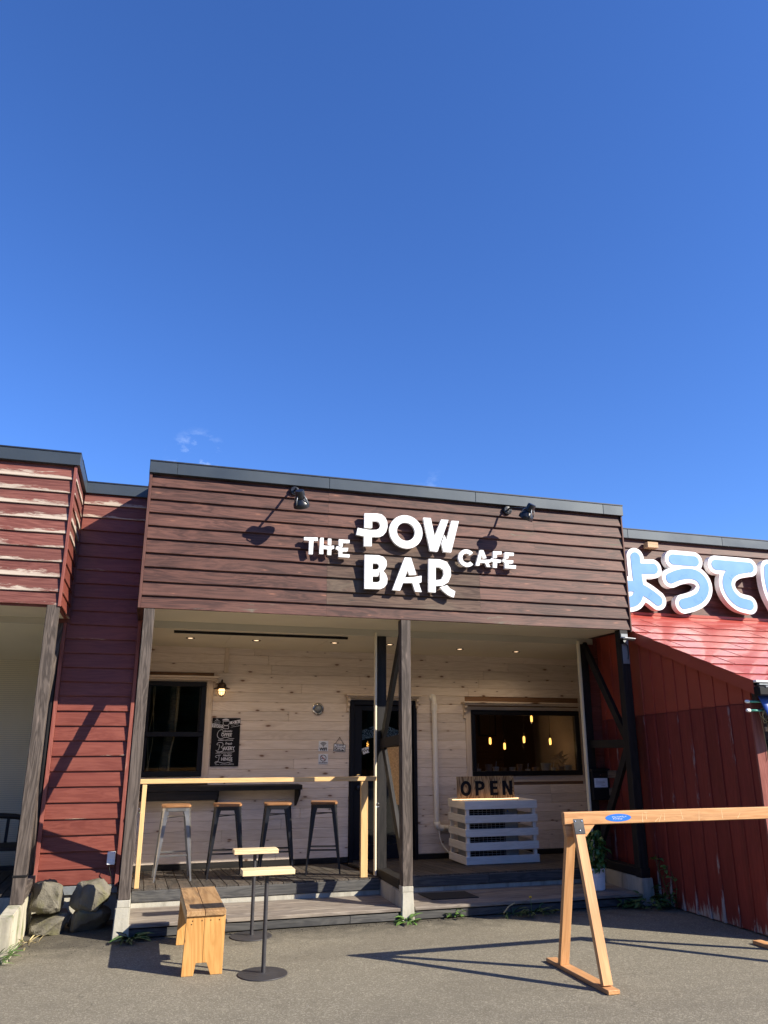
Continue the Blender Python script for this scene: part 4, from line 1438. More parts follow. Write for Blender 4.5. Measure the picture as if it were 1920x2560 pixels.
for nm in ('T', 'H', 'E', 'P', 'O', 'W', 'B', 'A', 'R', 'C', 'A2', 'F', 'E2'):
    v = LET[nm]
    if nm == 'O':
        f, bb = ring_O, (0.90, 1.33, 3.63, 4.05)
    elif nm == 'C':
        f, bb = ring_C, (1.70, 1.93, 3.47, 3.71)
    else:
        f = letter_sdf(v)
        ax_ = [q[0] for _, pl in v for q in pl]
        az_ = [q[1] for _, pl in v for q in pl]
        bb = (min(ax_) - 0.01, max(ax_) + 0.01, min(az_) - 0.01, max(az_) + 0.01)
    cx_, cz_ = bb[0], bb[2]
    me = slab_mesh('letter', (lambda g, a, b: (lambda X, Z: g(X + a, Z + b)))(f, cx_, cz_), 0, bb[1] - bb[0], 0, bb[3] - bb[2], 0.0036, -0.018, 0.018)
    lt = obj('letter', me, M['letter_white'], sg, (cx_, -0.052, cz_))
    inside = [(x, z) for x in np.arange(bb[0] + .01, bb[1], .02) for z in np.arange(bb[2] + .01, bb[3], .02) if f(np.array([[x]]), np.array([[z]]))[0, 0] < -0.008]
    for px_, pz_ in (inside[0], inside[-1]):
        bm = bmesh.new()
        lathe(bm, [(0.004, 0), (0.004, 0.04)], 8, (0, 0, 0), 'Y')
        obj('standoff', bm_mesh('standoff', bm), M['grey_metal'], lt, (px_, -0.034, pz_))

# ------------------------------------------------------------------ big sign on the right
big = thing('hiragana_sign', 'big pale blue hiragana letters with white borders on the right building', 'sign', (6.0, 0.8, 3.7))
CH = {
    'yo': [[(4.552, 3.968), (4.553, 3.757), (4.560, 3.600), (4.548, 3.485), (4.495, 3.405), (4.413, 3.372), (4.335, 3.372), (4.290, 3.410), (4.300, 3.505), (4.385, 3.572), (4.503, 3.575), (4.635, 3.531), (4.739, 3.475), (4.830, 3.412)],
           [(4.56, 3.818), (4.809, 3.832)]],
    'u': [[(5.138, 3.980), (5.469, 3.977)],
          [(5.063, 3.720), (5.197, 3.772), (5.359, 3.800), (5.490, 3.775), (5.568, 3.690), (5.570, 3.590), (5.495, 3.490), (5.366, 3.425), (5.225, 3.386)]],
    'te': [[(5.811, 3.951), (6.358, 3.948)],
           [(6.300, 3.940), (6.140, 3.905), (6.016, 3.830), (5.958, 3.729), (5.962, 3.625), (6.020, 3.525), (6.121, 3.455), (6.273, 3.425)]],
    'i': [[(6.680, 3.951), (6.660, 3.795), (6.682, 3.616), (6.760, 3.440)], [(7.15, 3.93), (7.24, 3.78), (7.27, 3.60)]],
}
for ch, strokes in CH.items():
    st_ = [smooth_pts(s_, 8) if len(s_) > 2 else s_ for s_ in strokes]

    def fb(X, Z, r, st_=st_):
        d = np.full(X.shape, 1e9)
        for s_ in st_:
            d = np.minimum(d, sd_line(X, Z, s_, r))
        return d
    xx = [q[0] for s_ in st_ for q in s_]
    zz2 = [q[1] for s_ in st_ for q in s_]
    x0, x1, z0, z1 = min(xx) - .16, max(xx) + .16, min(zz2) - .16, max(zz2) + .16
    me = slab_mesh('character', lambda X, Z: fb(X + x0, Z + z0, 0.128), 0, x1 - x0, 0, z1 - z0, 0.010, -0.045, 0.045)
    co = obj('character', me, M['letter_white'], big, (x0, 0.795, z0))
    me = slab_mesh('face', lambda X, Z: fb(X + x0, Z + z0, 0.071), 0, x1 - x0, 0, z1 - z0, 0.008, -0.004, 0.0)
    obj('face', me, M['sky_blue'], co, (x0, 0.7495, z0))
    fv = fb
    bm = bmesh.new()
    for s_ in st_:
        for q in (s_[0], s_[-1], s_[len(s_) // 2]):
            for sg_ in (-1, 1):
                for a in (0.6, 2.2):
                    X_, Z_ = q[0] + sg_ * 0.098 * math.cos(a), q[1] + sg_ * 0.098 * math.sin(a)
                    dd = fb(np.array([[X_]]), np.array([[Z_]]), 0.071)[0, 0]
                    if 0.012 < dd < 0.045:
                        lathe(bm, [(0.0015, -0.003), (0.006, -0.002), (0.007, 0)], 8, (X_ - x0, -0.0455, Z_ - z0), 'Y')
    obj('screws', bm_mesh('screws', bm), M['grey_metal'], co, (x0, 0.795, z0))

# ------------------------------------------------------------------ spotlights over the sign
sun_side = 0
for (dx, dz), (hx, hy, hz), lab in (((-0.112, 4.205), (-0.100, -0.315, 4.030), 'black spotlight on the fascia above the word THE'),
                                    ((2.366, 4.203), (2.478, -0.320, 4.112), 'black spotlight on the fascia above the word CAFE')):
    t_ = thing('spotlight', lab, 'lamp', (dx, 0.0, dz), 'spotlights over the sign')
    bm = bmesh.new()
    lathe(bm, [(0.050, -0.0), (0.052, -0.02), (0.046, -0.028), (0.02, -0.032)], 20, (0, 0, 0), 'Y')
    for a in range(3):
        an = 0.5 + a * 1.05
        add_box(bm, (-0.04 * math.cos(an) - .008, -0.036, -0.03 * math.sin(an)), (-0.04 * math.cos(an) + 0.012, -0.028, -0.03 * math.sin(an) + .03))
    me = bm_mesh('mount_plate', bm)
    obj('mount_plate', me, M['black_steel'], t_, (dx, 0.0, dz))
    p0 = Vector((dx, -0.03, dz))
    H = Vector((hx, hy, hz))
    tube_obj('arm', [p0, p0 + Vector((0.0, -0.04, 0.012)), p0.lerp(H, 0.55) + Vector((0, 0, 0.03)), H + Vector((0, -0.01, 0.03))], 0.011, M['black_steel'], t_, 8)
    dirv = (Vector((1.0, 0.0, 3.55)) - H)
    dirv = Vector((0.25 * (1 if dx < 1 else -1), 0.55, -0.80)).normalized()
    q = dirv.to_track_quat('Z', 'Y')
    bm = bmesh.new()
    lathe(bm, [(a_ * 1.2, b_ * 1.2) for a_, b_ in [(0.001, -0.075), (0.036, -0.074), (0.040, -0.06), (0.040, -0.005), (0.034, 0.0), (0.05, 0.02), (0.066, 0.038), (0.069, 0.05), (0.069, 0.075), (0.062, 0.076), (0.058, 0.055), (0.001, 0.05)]], 28)
    me = bm_mesh('lamp_head', bm, True)
    sharp(me, 0.6)
    hd = obj('lamp_head', me, M['black_steel'], t_, H, q)
    for k in range(4):
        a = k * math.pi / 2 + 0.4
        c1, s1 = math.cos(a), math.sin(a)
        bm = bmesh.new()
        tube(bm, [(0.044 * c1, 0.044 * s1, -0.036), (0.072 * c1, 0.072 * s1, 0.0), (0.082 * c1, 0.082 * s1, 0.048)], 0.006, 6)
        obj('fin', bm_mesh('fin', bm, True), M['grey_metal'], hd, H, q)

set_frame(1.07867, (0.11321, 0.61210, -0.12824))
# ------------------------------------------------------------------ things on the porch wall
t_ = thing('chalk_menu', 'black chalkboard menu listing coffee, bakery and things', 'menu board', (-0.512, YW - 0.012, 1.645))
cx0, cx1, cz0, cz1 = -0.677, -0.348, 1.371, 1.918
box('board', t_, (cx0, YW - 0.014, cz0), (cx1, YW - 0.001, cz1), M['ink'], 'X', 0.001)
YC = YW - 0.0162


def cpt(a, b):
    """chalkboard artwork coordinates (0..1, 0..1 from the top) to wall coordinates"""
    return (cx0 + (cx1 - cx0) * a, cz1 - (cz1 - cz0) * b)


def chalk(strokes, r=0.0026, name='chalk_drawing', mat='chalk', yy=None):
    yy = YC if yy is None else yy
    bm = bmesh.new()
    for s_ in strokes:
        pp = [cpt(*q) for q in s_]
        pp = smooth_pts(pp, 6) if len(pp) > 2 else pp
        for (ax, az), (bx, bz) in zip(pp, pp[1:]):
            d = Vector((bx - ax, 0, bz - az))
            if d.length < 1e-6:
                continue
            n = Vector((-d.z, 0, d.x)).normalized() * r * 0.5
            e = d.normalized() * r * 0.3
            A, B = Vector((ax, 0, az)) - e, Vector((bx, 0, bz)) + e
            bm.faces.new([bm.verts.new(v - Vector((cx0, 0, cz0)) + Vector((0, -0.00001 * len(bm.faces), 0))) for v in (A + n, A - n, B - n, B + n)])
    return obj(name, bm_mesh(name, bm), M[mat], t_, (cx0, yy, cz0))


chalk([[(.36, .045), (.44, .02), (.52, .02), (.58, .045)], [(.36, .05), (.59, .05)], [(.38, .075), (.39, .13), (.45, .155), (.53, .155), (.59, .13), (.60, .075), (.38, .075)],
       [(.41, .165), (.41, .225)], [(.41, .225), (.58, .225)], [(.58, .225), (.59, .165)], [(.41, .165), (.59, .165)]], 0.0045)
chalk([[(.36, .04), (.58, .04)], [(.38, .032), (.56, .032)]], 0.008)
chalk([[(.40, .30), (.39, .255), (.33, .245), (.24, .28), (.20, .35), (.24, .41), (.33, .435), (.45, .41), (.55, .405), (.65, .425), (.80, .43)],
       [(.34, .315), (.40, .31), (.41, .275)],
       [(.24, .565), (.21, .55), (.24, .52), (.32, .51), (.41, .525), (.42, .575), (.36, .61), (.44, .64), (.44, .68), (.36, .70), (.25, .70), (.18, .67)],
       [(.28, .55), (.30, .59), (.27, .66), (.24, .67)],
       [(.22, .715), (.40, .71), (.60, .71), (.78, .705), (.83, .69), (.81, .66)],
       [(.24, .82), (.19, .81), (.19, .79), (.25, .775), (.36, .77)],
       [(.30, .78), (.31, .83), (.28, .89), (.22, .93), (.18, .935), (.19, .91), (.25, .90), (.38, .925), (.52, .935), (.66, .92), (.78, .90)]], 0.0048)


def ctext(body, a, b, size, shear=0.0, mat='chalk', rot=0.0, bold=0.0006, sx=0.9, yy=YC - 0.0002):
    x_, z_ = cpt(a, b)
    return text_obj('lettering', body, size, M[mat], t_, (x_, yy, z_), (math.pi / 2, rot, 0), 0.0002, 'CENTER', shear, bold, None, sx)


ctext('OFFEE', .52, .355, .050, .15, bold=.0014)
ctext('Specialty', .57, .275, .030, .4)
ctext('AKERY', .63, .635, .056, 0, bold=.0016, sx=.8)
ctext('Fresh', .61, .535, .040, .35)
ctext('HINGS', .58, .855, .052, 0, bold=.0016, sx=.85)
ctext('Healthy', .59, .775, .036, .4)
ctext('+ESPRESSO +LATTE +MORE', .50, .465, .017, 0, sx=.85)
# chalk lines too small to be read: short uneven strokes
sq = []
rc = random.Random(4)
for x0_, x1_, y_, h_ in ((.18, .34, .735, .014), (.37, .55, .735, .014), (.58, .74, .735, .014), (.18, .33, .965, .014), (.36, .58, .965, .014), (.60, .84, .965, .014),
                         (.66, .82, .945, .010), (.09, .24, .055, .012), (.05, .28, .085, .012), (.07, .27, .11, .010), (.68, .92, .158, .010), (.66, .98, .195, .013)):
    x_ = x0_
    while x_ < x1_:
        w_ = rc.uniform(.008, .018)
        sl_ = -(x_ - x0_) * .12 if x0_ > .64 and y_ < .2 else 0
        sq.append([(x_, y_ + h_ * rc.uniform(.2, .5) + sl_), (x_ + w_ * .5, y_ - h_ * rc.uniform(.2, .5) + sl_), (x_ + w_, y_ + h_ * rc.uniform(-.1, .5) + sl_)])
        x_ += w_ + .006
chalk(sq, 0.0016, 'small_lines')
ctext('THE', .16, .03, .014, 0)
for body, a0, a1, b0, b1, rr, tx in (('TOCO', 0.0, .38, .115, .215, 0.06, .19), ('O  h', .63, .985, .03, .135, -0.16, .81)):
    f_ = [cpt(a0, b0 + (0.0 if a0 == 0 else .045)), cpt(a0, b1 - (0.02 if a0 == 0 else 0.005) + (0 if a0 == 0 else .0)), cpt(a1, b1 - (0 if a0 == 0 else .03)), cpt(a1, b0 + (.03 if a0 == 0 else 0.0))]
    bm = bmesh.new()
    bm.faces.new([bm.verts.new((x_ - cx0, 0, z_ - cz0)) for x_, z_ in f_])
    obj('banner', bm_mesh('banner', bm), M['chalk'], t_, (cx0, YC, cz0))
    ctext(body, tx, (b0 + b1) / 2 + (.008 if a0 == 0 else .006), .042, 0, 'ink', rr, .0012, .9, YC - 0.0008)

t_ = thing('wall_lantern', 'dark bronze barn lantern lit beside the left window', 'lamp', (-0.60, YW, 2.25))
lathe_obj('wall_plate', [(0.03, -0.012), (0.034, 0)], M['bronze'], t_, (-0.60, YW, 2.30), 'Y')
tube_obj('arm', [(-0.60, YW - 0.01, 2.30), (-0.60, YW - 0.06, 2.345), (-0.60, YW - 0.115, 2.35), (-0.60, YW - 0.125, 2.325)], 0.008, M['bronze'], t_, 8)
lathe_obj('shade', [(0.001, 0.105), (0.010, 0.10), (0.012, 0.07), (0.036, 0.062), (0.050, 0.040), (0.055, 0.012), (0.098, -0.004), (0.100, -0.010), (0.052, -0.004), (0.001, -0.002)], M['bronze'], t_, (-0.60, YW - 0.125, 2.255), seg=28)
lathe_obj('lit_glass', [(0.034, 0.0), (0.036, -0.035), (0.028, -0.062), (0.001, -0.075)], M['warm_glass'], t_, (-0.60, YW - 0.125, 2.248), seg=20)
for k in range(4):
    a = k * math.pi / 4 + 0.3
    pts = [(-0.60 + 0.044 * math.cos(th) * math.cos(a), YW - 0.125 + 0.044 * math.cos(th) * math.sin(a), 2.215 + 0.058 * math.sin(th)) for th in [math.pi * (1 + j / 10) for j in range(11)]]
    tube_obj('cage_wire', pts, 0.0026, M['bronze'], t_, 5)
rg = [(-0.60 + 0.045 * math.cos(a), YW - 0.125 + 0.045 * math.sin(a), 2.213) for a in [2 * math.pi * k / 20 for k in range(20)]]
tube_obj('cage_ring', rg, 0.0028, M['bronze'], t_, 5, True)

t_ = thing('round_wall_light', 'round chrome bulkhead light on the pine wall', 'lamp', (0.592, YW, 2.035))
lathe_obj('rim', [(0.070, 0.0), (0.073, -0.018), (0.066, -0.026), (0.054, -0.028), (0.050, -0.018)], M['chrome'], t_, (0.592, YW - 0.0005, 2.035), 'Y', 28)
lathe_obj('lens', [(0.001, -0.048), (0.025, -0.044), (0.042, -0.030), (0.050, -0.014)], M['grey_metal'], t_, (0.592, YW - 0.0005, 2.035), 'Y', 24)

t_ = thing('wifi_plate', 'square white WIFI plate left of the door, above the no-smoking plate', 'sign', (0.671, YW, 1.597))
box('plate', t_, (0.612, YW - 0.006, 1.538), (0.731, YW - 0.001, 1.657), M['paper'], 'X', 0.001)
text_obj('lettering', 'WIFI', 0.046, M['ink'], t_, (0.671, YW - 0.0075, 1.560), extrude=.0002, bold=.0018)
bm = bmesh.new()
for r_ in (0.018, 0.031, 0.044):
    n_ = 12
    for k in range(n_):
        a0, a1 = math.radians(42 + 96 * k / n_), math.radians(42 + 96 * (k + 1) / n_)
        vs = [bm.verts.new((rr * math.cos(a), 0, rr * math.sin(a))) for rr, a in ((r_, a0), (r_ + .007, a0), (r_ + .007, a1), (r_, a1))]
        bm.faces.new(vs)
obj('waves', bm_mesh('waves', bm), M['ink'], t_, (0.671, YW - 0.0075, 1.592))
lathe_obj('dot', [(0.001, -0.001), (0.007, -0.001), (0.007, 0)], M['ink'], t_, (0.671, YW - 0.0063, 1.598), 'Y', 12)
for a in (-0.045, 0.045):
    lathe_obj('screw', [(0.001, -0.002), (0.003, -0.001), (0.003, 0)], M['grey_metal'], t_, (0.671 + a, YW - 0.006, 1.600), 'Y', 8)

t_ = thing('no_smoking_plate', 'square white no-smoking plate under the WIFI plate', 'sign', (0.672, YW, 1.445))
box('plate', t_, (0.612, YW - 0.006, 1.386), (0.732, YW - 0.001, 1.505), M['paper'], 'X', 0.001)
bm = bmesh.new()
for k in range(28):
    a0, a1 = 2 * math.pi * k / 28, 2 * math.pi * (k + 1) / 28
    bm.faces.new([bm.verts.new((rr * math.cos(a), 0, rr * math.sin(a))) for rr, a in ((.032, a0), (.039, a0), (.039, a1), (.032, a1))])
obj('ring', bm_mesh('ring', bm), M['ink'], t_, (0.672, YW - 0.0075, 1.457))
bm = bmesh.new()
for (a, b, c_, d_) in ((-.026, -.004, .010, .004), (.013, -.004, .018, .004)):
    bm.faces.new([bm.verts.new(v) for v in ((a, 0, b), (c_, 0, b), (c_, 0, d_), (a, 0, d_))])
obj('cigarette', bm_mesh('cigarette', bm), M['ink'], t_, (0.672, YW - 0.0078, 1.455))
bm = bmesh.new()
bm.faces.new([bm.verts.new(v) for v in ((-.026, 0, .022), (-.021, 0, .027), (.026, 0, -.022), (.021, 0, -.027))])
obj('slash', bm_mesh('slash', bm), M['red_ink'], t_, (0.672, YW - 0.0082, 1.457))
text_obj('lettering', 'NO SMOKING', 0.017, M['ink'], t_, (0.672, YW - 0.0075, 1.402), extrude=.0002, bold=.0006)

t_ = thing('open_tag', 'small tilted YES WE ARE OPEN tag hanging by the door', 'sign', (0.875, YW, 1.577))
tilt = 0.10
pl = obj('plate', box_mesh(0.152, 0.005, 0.088, 0.003), M['ink'], t_, (0.875, YW - 0.006, 1.577), (0, tilt, 0))
for nm_, dx_, dz_, w_, h_, mm_, yo in (('face', 0, 0, .142, .078, 'paper', .0030), ('label_band', 0, -.012, .126, .044, 'ink', .0036)):
    bm = bmesh.new()
    bm.faces.new([bm.verts.new((a * w_ / 2, 0, b * h_ / 2)) for a, b in ((-1, -1), (1, -1), (1, 1), (-1, 1))])
    obj(nm_, bm_mesh(nm_, bm), M[mm_], pl, (0.875 + dx_ + math.sin(tilt) * dz_, YW - 0.006 - yo, 1.577 + dz_), (0, tilt, 0))
text_obj('lettering', 'OPEN', 0.044, M['paper'], pl, (0.8738, YW - 0.0102, 1.565), (math.pi / 2, tilt, 0), extrude=.0002, bold=.0018)
text_obj('lettering', 'YES WE ARE', 0.018, M['ink'], pl, (0.8776, YW - 0.0100, 1.603), (math.pi / 2, tilt, 0), extrude=.0002, bold=.0006)
for a in (-1, 1):
    tube_obj('cord', [(0.875 + a * 0.055, YW - 0.006, 1.618 - a * 0.006), (0.875, YW - 0.008, 1.700)], 0.0022, M['bronze'], t_, 5)
lathe_obj('nail', [(0.004, -0.012), (0.004, 0)], M['bronze'], t_, (0.875, YW, 1.701), 'Y', 8)

t_ = thing('drain_pipe', 'white plastic pipe running down the pine wall to the slatted cover', 'pipe', (2.11, YW - 0.04, 0.62))
PX, PY = 2.104, YW - 0.045
pts = [(PX - .004, YW + 0.0, 2.19), (PX - .003, YW - 0.02, 2.192), (PX - .002, PY, 2.17), (PX, PY, 2.13)] + [(PX + 0.012 * k / 6, PY, 2.13 - 1.42 * k / 6) for k in range(1, 7)] +       [(PX + 0.02, PY, 0.655), (PX + 0.05, PY, 0.630), (PX + 0.09, PY, 0.625), (PX + 0.26, PY, 0.625)]
tube_obj('pipe', pts, 0.032, M['pvc'], t_, 16)
lathe_obj('collar', [(0.001, 0), (0.041, 0), (0.041, 0.085), (0.034, 0.088)], M['pvc'], t_, (PX + .001, PY, 2.03), seg=20)
lathe_obj('wall_rose', [(0.001, -0.022), (0.040, -0.022), (0.046, -0.012), (0.048, 0)], M['pvc'], t_, (PX - .004, YW - 0.001, 2.195), 'Y', seg=20)
tube_obj('elbow', [(PX + .012, PY, 0.70), (PX + .016, PY, 0.665), (PX + 0.035, PY, 0.637), (PX + 0.07, PY, 0.625), (PX + .11, PY, .625)], 0.0375, M['pvc'], t_, 16)
tube_obj('cable', [(PX + .04, PY + .01, .60), (PX + .045, PY, .52), (PX + .06, PY - .01, .46), (PX + .10, PY - .02, .40), (PX + .15, PY - .05, .34), (PX + .19, PY - .08, .30)], 0.008, M['pvc'], t_, 8)

# ------------------------------------------------------------------ wall counter, bar rail, stools
t_ = thing('wall_counter', 'black narrow counter fixed to the pine wall behind the stools', 'counter', (-0.5, YW, 1.1))
box('counter_top', t_, (-1.43, 1.585, 1.115), (0.372, YW - 0.002, 1.168), M['black_wood'], 'X', 0.004)
box('apron', t_, (-1.43, 1.60, 1.018), (-0.595, 1.625, 1.114), M['black_wood'], 'X', 0.003)
for bx in (-0.594, 0.335):
    bm = bmesh.new()
    f_ = bm.faces.new([bm.verts.new(v) for v in ((0, 0, 0), (0, -0.265, 0), (0, -0.255, -0.05), (0, -0.02, -0.19), (0, 0, -0.19))])
    ex = bmesh.ops.extrude_face_region(bm, geom=[f_])
    bmesh.ops.translate(bm, vec=(0.022, 0, 0), verts=[v for v in ex['geom'] if isinstance(v, bmesh.types.BMVert)])
    obj('bracket', bm_mesh('bracket', bm), M['black_wood'], t_, (bx, YW - 0.003, 1.1145))

set_frame()
t_ = thing('bar_rail', 'pale pine bar rail along the front of the left deck', 'rail', (-0.2, 0.8, 0.275))
box('top_rail', t_, (-1.437, 0.775, 1.238), (1.033, 0.865, 1.282), M['rail_wood'], 'X', 0.003)
box('post', t_, (-1.412, 0.785, 0.277), (-1.368, 0.845, 1.237), M['rail_wood'], 'Z', 0.003)
box('post', t_, (0.862, 0.785, 0.277), (0.938, 0.830, 1.237), M['rail_wood'], 'Z', 0.003)
for hx, hz in ((-1.43, 0.985), (1.045, 0.99)):
    pts = [(hx + 0.018 * math.cos(a) - 0.004, 0.76, hz + 0.022 * math.sin(a)) for a in [math.radians(k) for k in range(40, 330, 24)]]
    tube_obj('hook', pts, 0.004, M['chrome'], t_, 6)


set_frame(1.0236)


def stool(body, label):
    W_ = Vector((0, 0, 0))
    r = thing('bar_stool', label, 'bar stool', (0, 0, 0), 'bar stools on the left deck')
    obj('seat', round_box_mesh(0.305, 0.305, 0.024, 0.05), M['seat_wood'], r, (0, 0, 0.738))
    bm = bmesh.new()
    # pressed steel pan under the seat
    me = round_box_mesh(0.296, 0.296, 0.040, 0.055, 4, 0.006)
    obj('seat_pan', me, body, r, (0, 0, 0.705))
    for sx_, sy_ in ((-1, -1), (1, -1), (1, 1), (-1, 1)):
        bm = bmesh.new()
        rings = []
        for t in (0, 0.12, 0.5, 0.93, 1.0):
            z = 0.713 * (1 - t)
            cx_ = (0.142 + (0.196 - 0.142) * t) * sx_
            cy_ = (0.142 + (0.196 - 0.142) * t) * sy_
            w = 0.060 * (1 - t) + 0.017 * t
            if t > 0.9:
                w = 0.017
            if t < 0.05:
                w = 0.075
            prof = [(0, 0.25), (0.25, 0), (1, 0), (1, 0.35), (0.35, 0.35), (0.35, 1), (0, 1)] if t < 0.9 else [(0, 0.25), (0.25, 0), (1, 0), (1, 0.5), (0.5, 0.5), (0.5, 1), (0, 1)]
            rings.append([bm.verts.new((cx_ - sx_ * w * a, cy_ - sy_ * w * b, z)) for a, b in prof])
        for a, b in zip(rings, rings[1:]):
            for k in range(7):
                bm.faces.new((a[k], a[(k + 1) % 7], b[(k + 1) % 7], b[k]))
        bm.faces.new(rings[0])
        bm.faces.new(rings[-1])
        obj('leg', bm_mesh('leg', bm), body, r, (0, 0, 0))
    for z, a, ins in ((0.252, 'y', 0.0), (0.228, 'x', 0.0)):
        c = 0.142 + (0.196 - 0.142) * (1 - z / 0.713) - 0.012
        for sgn in (-1, 1):
            if a == 'y':
                p1, p2 = (-c, sgn * c, z), (c, sgn * c, z)
            else:
                p1, p2 = (sgn * c, -c, z), (sgn * c, c, z)
            member('crossbar', r, p1, p2, 0.004, 0.018, body)
    for k in (0, 1):
        c = 0.145
        p1 = (-c, c * (1 if k else -1), 0.622)
        p2 = (c, c * (-1 if k else 1), 0.622 + 0.014 * k)
        member('cross_brace', r, p1, p2, 0.02, 0.008, body)
    return r


set_frame()
STZ = 0.239
S1 = stool(M['steel'], 'silver grey bar stool with a wooden seat, leftmost on the deck')
S1.location = (-1.036, 1.514, STZ)
S1.rotation_euler = (0, 0, 0.02)
S2 = stool(M['black_steel'], 'black bar stool with a wooden seat, next to the silver one')
S2.location = (-0.483, 1.504, STZ)
S2.rotation_euler = (0, 0, -0.05)
for x_, y_, a_, lab in ((0.075, 1.499, -0.10, 'black bar stool with a wooden seat, third from the left behind the small tables'), (0.613, 1.504, -0.20, 'black bar stool with a wooden seat, nearest the door')):
    c_ = copy_tree(S2)
    c_['label'] = lab
    c_.location = (x_, y_, STZ)
    c_.rotation_euler = (0, 0, a_)

# ------------------------------------------------------------------ slatted cover with the outdoor unit, sign on top
set_frame(1.03460, (0.04979, 0.26920, -0.05640))
t_ = thing('slatted_cover', 'white slatted wooden cover hiding the outdoor unit', 'cover', (2.72, 1.5, 0.277))
X0, X1, Y0, Y1 = 2.250, 3.190, 1.262, 1.80
SL = [(0.880, 0.972), (0.728, 0.814), (0.578, 0.662), (0.428, 0.516), (0.280, 0.366)]
for a, b in SL:
    box('slat', t_, (X0, Y0 - 0.018, a), (X1, Y0, b), M['slat_white'], 'X', 0.003)
    box('side_slat', t_, (X0 - 0.0, Y0 + 0.001, a), (X0 + 0.018, Y1, b), M['slat_white'], 'Y', 0.003)
    box('side_slat', t_, (X1 - 0.018, Y0 + 0.001, a), (X1, Y1, b), M['slat_white'], 'Y', 0.003)
for px_ in (X0 + 0.019, X1 - 0.060):
    for py_ in (Y0 + 0.001, Y1 - 0.042):
        box('corner_post', t_, (px_, py_, 0.277), (px_ + 0.04, py_ + 0.04, 0.960), M['slat_white'], 'Z', 0.002)
for k in range(4):
    ya = Y0 + 0.002 + k * 0.136
    box('top_board', t_, (X0 + 0.019, ya, 0.9605), (X1 - 0.019, ya + 0.128, 0.9755), M['slat_white'], 'X', 0.002)
u_ = thing('outdoor_unit', 'beige outdoor air conditioning unit inside the slatted cover', 'air conditioner', (2.65, 1.55, 0.277))
box('case', u_, (2.315, 1.375, 0.325), (2.99, 1.66, 0.925), M['ac_body'], 'X', 0.01)
box('feet', u_, (2.38, 1.38, 0.277), (2.43, 1.65, 0.3245), M['black_matt'], 'Y')
box('feet', u_, (2.87, 1.38, 0.277), (2.92, 1.65, 0.3245), M['black_matt'], 'Y')
box('fan_recess', u_, (2.335, 1.372, 0.345), (2.815, 1.3745, 0.905), M['black_matt'], 'X', 0)
gb = bmesh.new()
for k in range(24):
    z = 0.352 + k * 0.0235
    add_box(gb, (0, -0.014, z - 0.345), (0.48, -0.011, z - 0.345 + 0.004))
for k in range(9):
    add_box(gb, (0.02 + k * 0.055, -0.0105, 0), (0.024 + k * 0.055, -0.008, 0.56))
tag(obj('grille', bm_mesh('grille', gb), M['ac_body'], u_, (2.335, 1.375, 0.345)), kind='stuff')
bm = bmesh.new()
bm.faces.new([bm.verts.new(v) for v in ((0, 0, 0), (0.022, 0, 0.0), (0.0, 0, 0.03))])
obj('logo', bm_mesh('logo', bm), M['sticker_blue'], u_, (2.85, 1.3735, 0.835))

t_ = thing('open_board', 'plywood board with black letters OPEN on the slatted cover', 'sign', (2.62, 1.46, 0.977))
pb = obj('board', box_mesh(0.757, 0.014, 0.262, 0.002), M['plywood'], t_, (2.620, 1.462, 1.110), (-0.05, 0, 0))
FX = {
    'O': ([('+', None)], 0.150),
}


def oval(cx_, cz_, a_, b_, ai, bi):
    return lambda X, Z: np.maximum(np.hypot((X - cx_) / a_, (Z - cz_) / b_) - 1, 1 - np.hypot((X - cx_) / ai, (Z - cz_) / bi)) * min(ai, bi)


hh = 0.168
lets = []
lets.append((oval(0.070, hh / 2, 0.070, hh / 2 + .003, 0.034, hh / 2 - .032), 0.145))
lets.append((letter_sdf([('+', [(0, 0), (0.042, 0), (0.042, 0.062), (0.07, 0.062), (0.105, 0.075), (0.122, 0.100), (0.122, 0.130), (0.105, 0.156), (0.07, hh), (0, hh)]),
                         ('-', [(0.042, 0.092), (0.064, 0.092), (0.080, 0.102), (0.082, 0.122), (0.066, 0.136), (0.042, 0.136)])]), 0.125))
lets.append((letter_sdf([('+', [(0, 0), (0.105, 0), (0.105, 0.032), (0.042, 0.032), (0.042, 0.070), (0.095, 0.070), (0.095, 0.100), (0.042, 0.100), (0.042, 0.136), (0.103, 0.136), (0.103, hh), (0, hh)])]), 0.11))
lets.append((letter_sdf([('+', [(0, 0), (0.038, 0), (0.038, 0.110), (0.090, 0), (0.132, 0), (0.132, hh), (0.094, hh), (0.094, 0.062), (0.044, hh), (0, hh)])]), 0.135))
for (f, wd), xo in zip(lets, (2.285, 2.478, 2.672, 2.838)):
    me = slab_mesh('letter', f, -0.005, wd + 0.01, -0.005, hh + 0.01, 0.0035, -0.006, 0.0)
    obj('letter', me, M['ink'], pb, (xo, 1.4545, 1.020))
led = tube_obj('light_strip', [(2.155, 1.40, 0.983), (2.5, 1.402, 0.984), (2.8, 1.398, 0.983), (3.02, 1.395, 0.987)], 0.0055, M['led'], None, 8)
tag(led, 'thin glowing warm light strip lying in front of the OPEN board', 'light strip')

set_frame(1.07867, (0.11321, 0.61210, -0.12824))
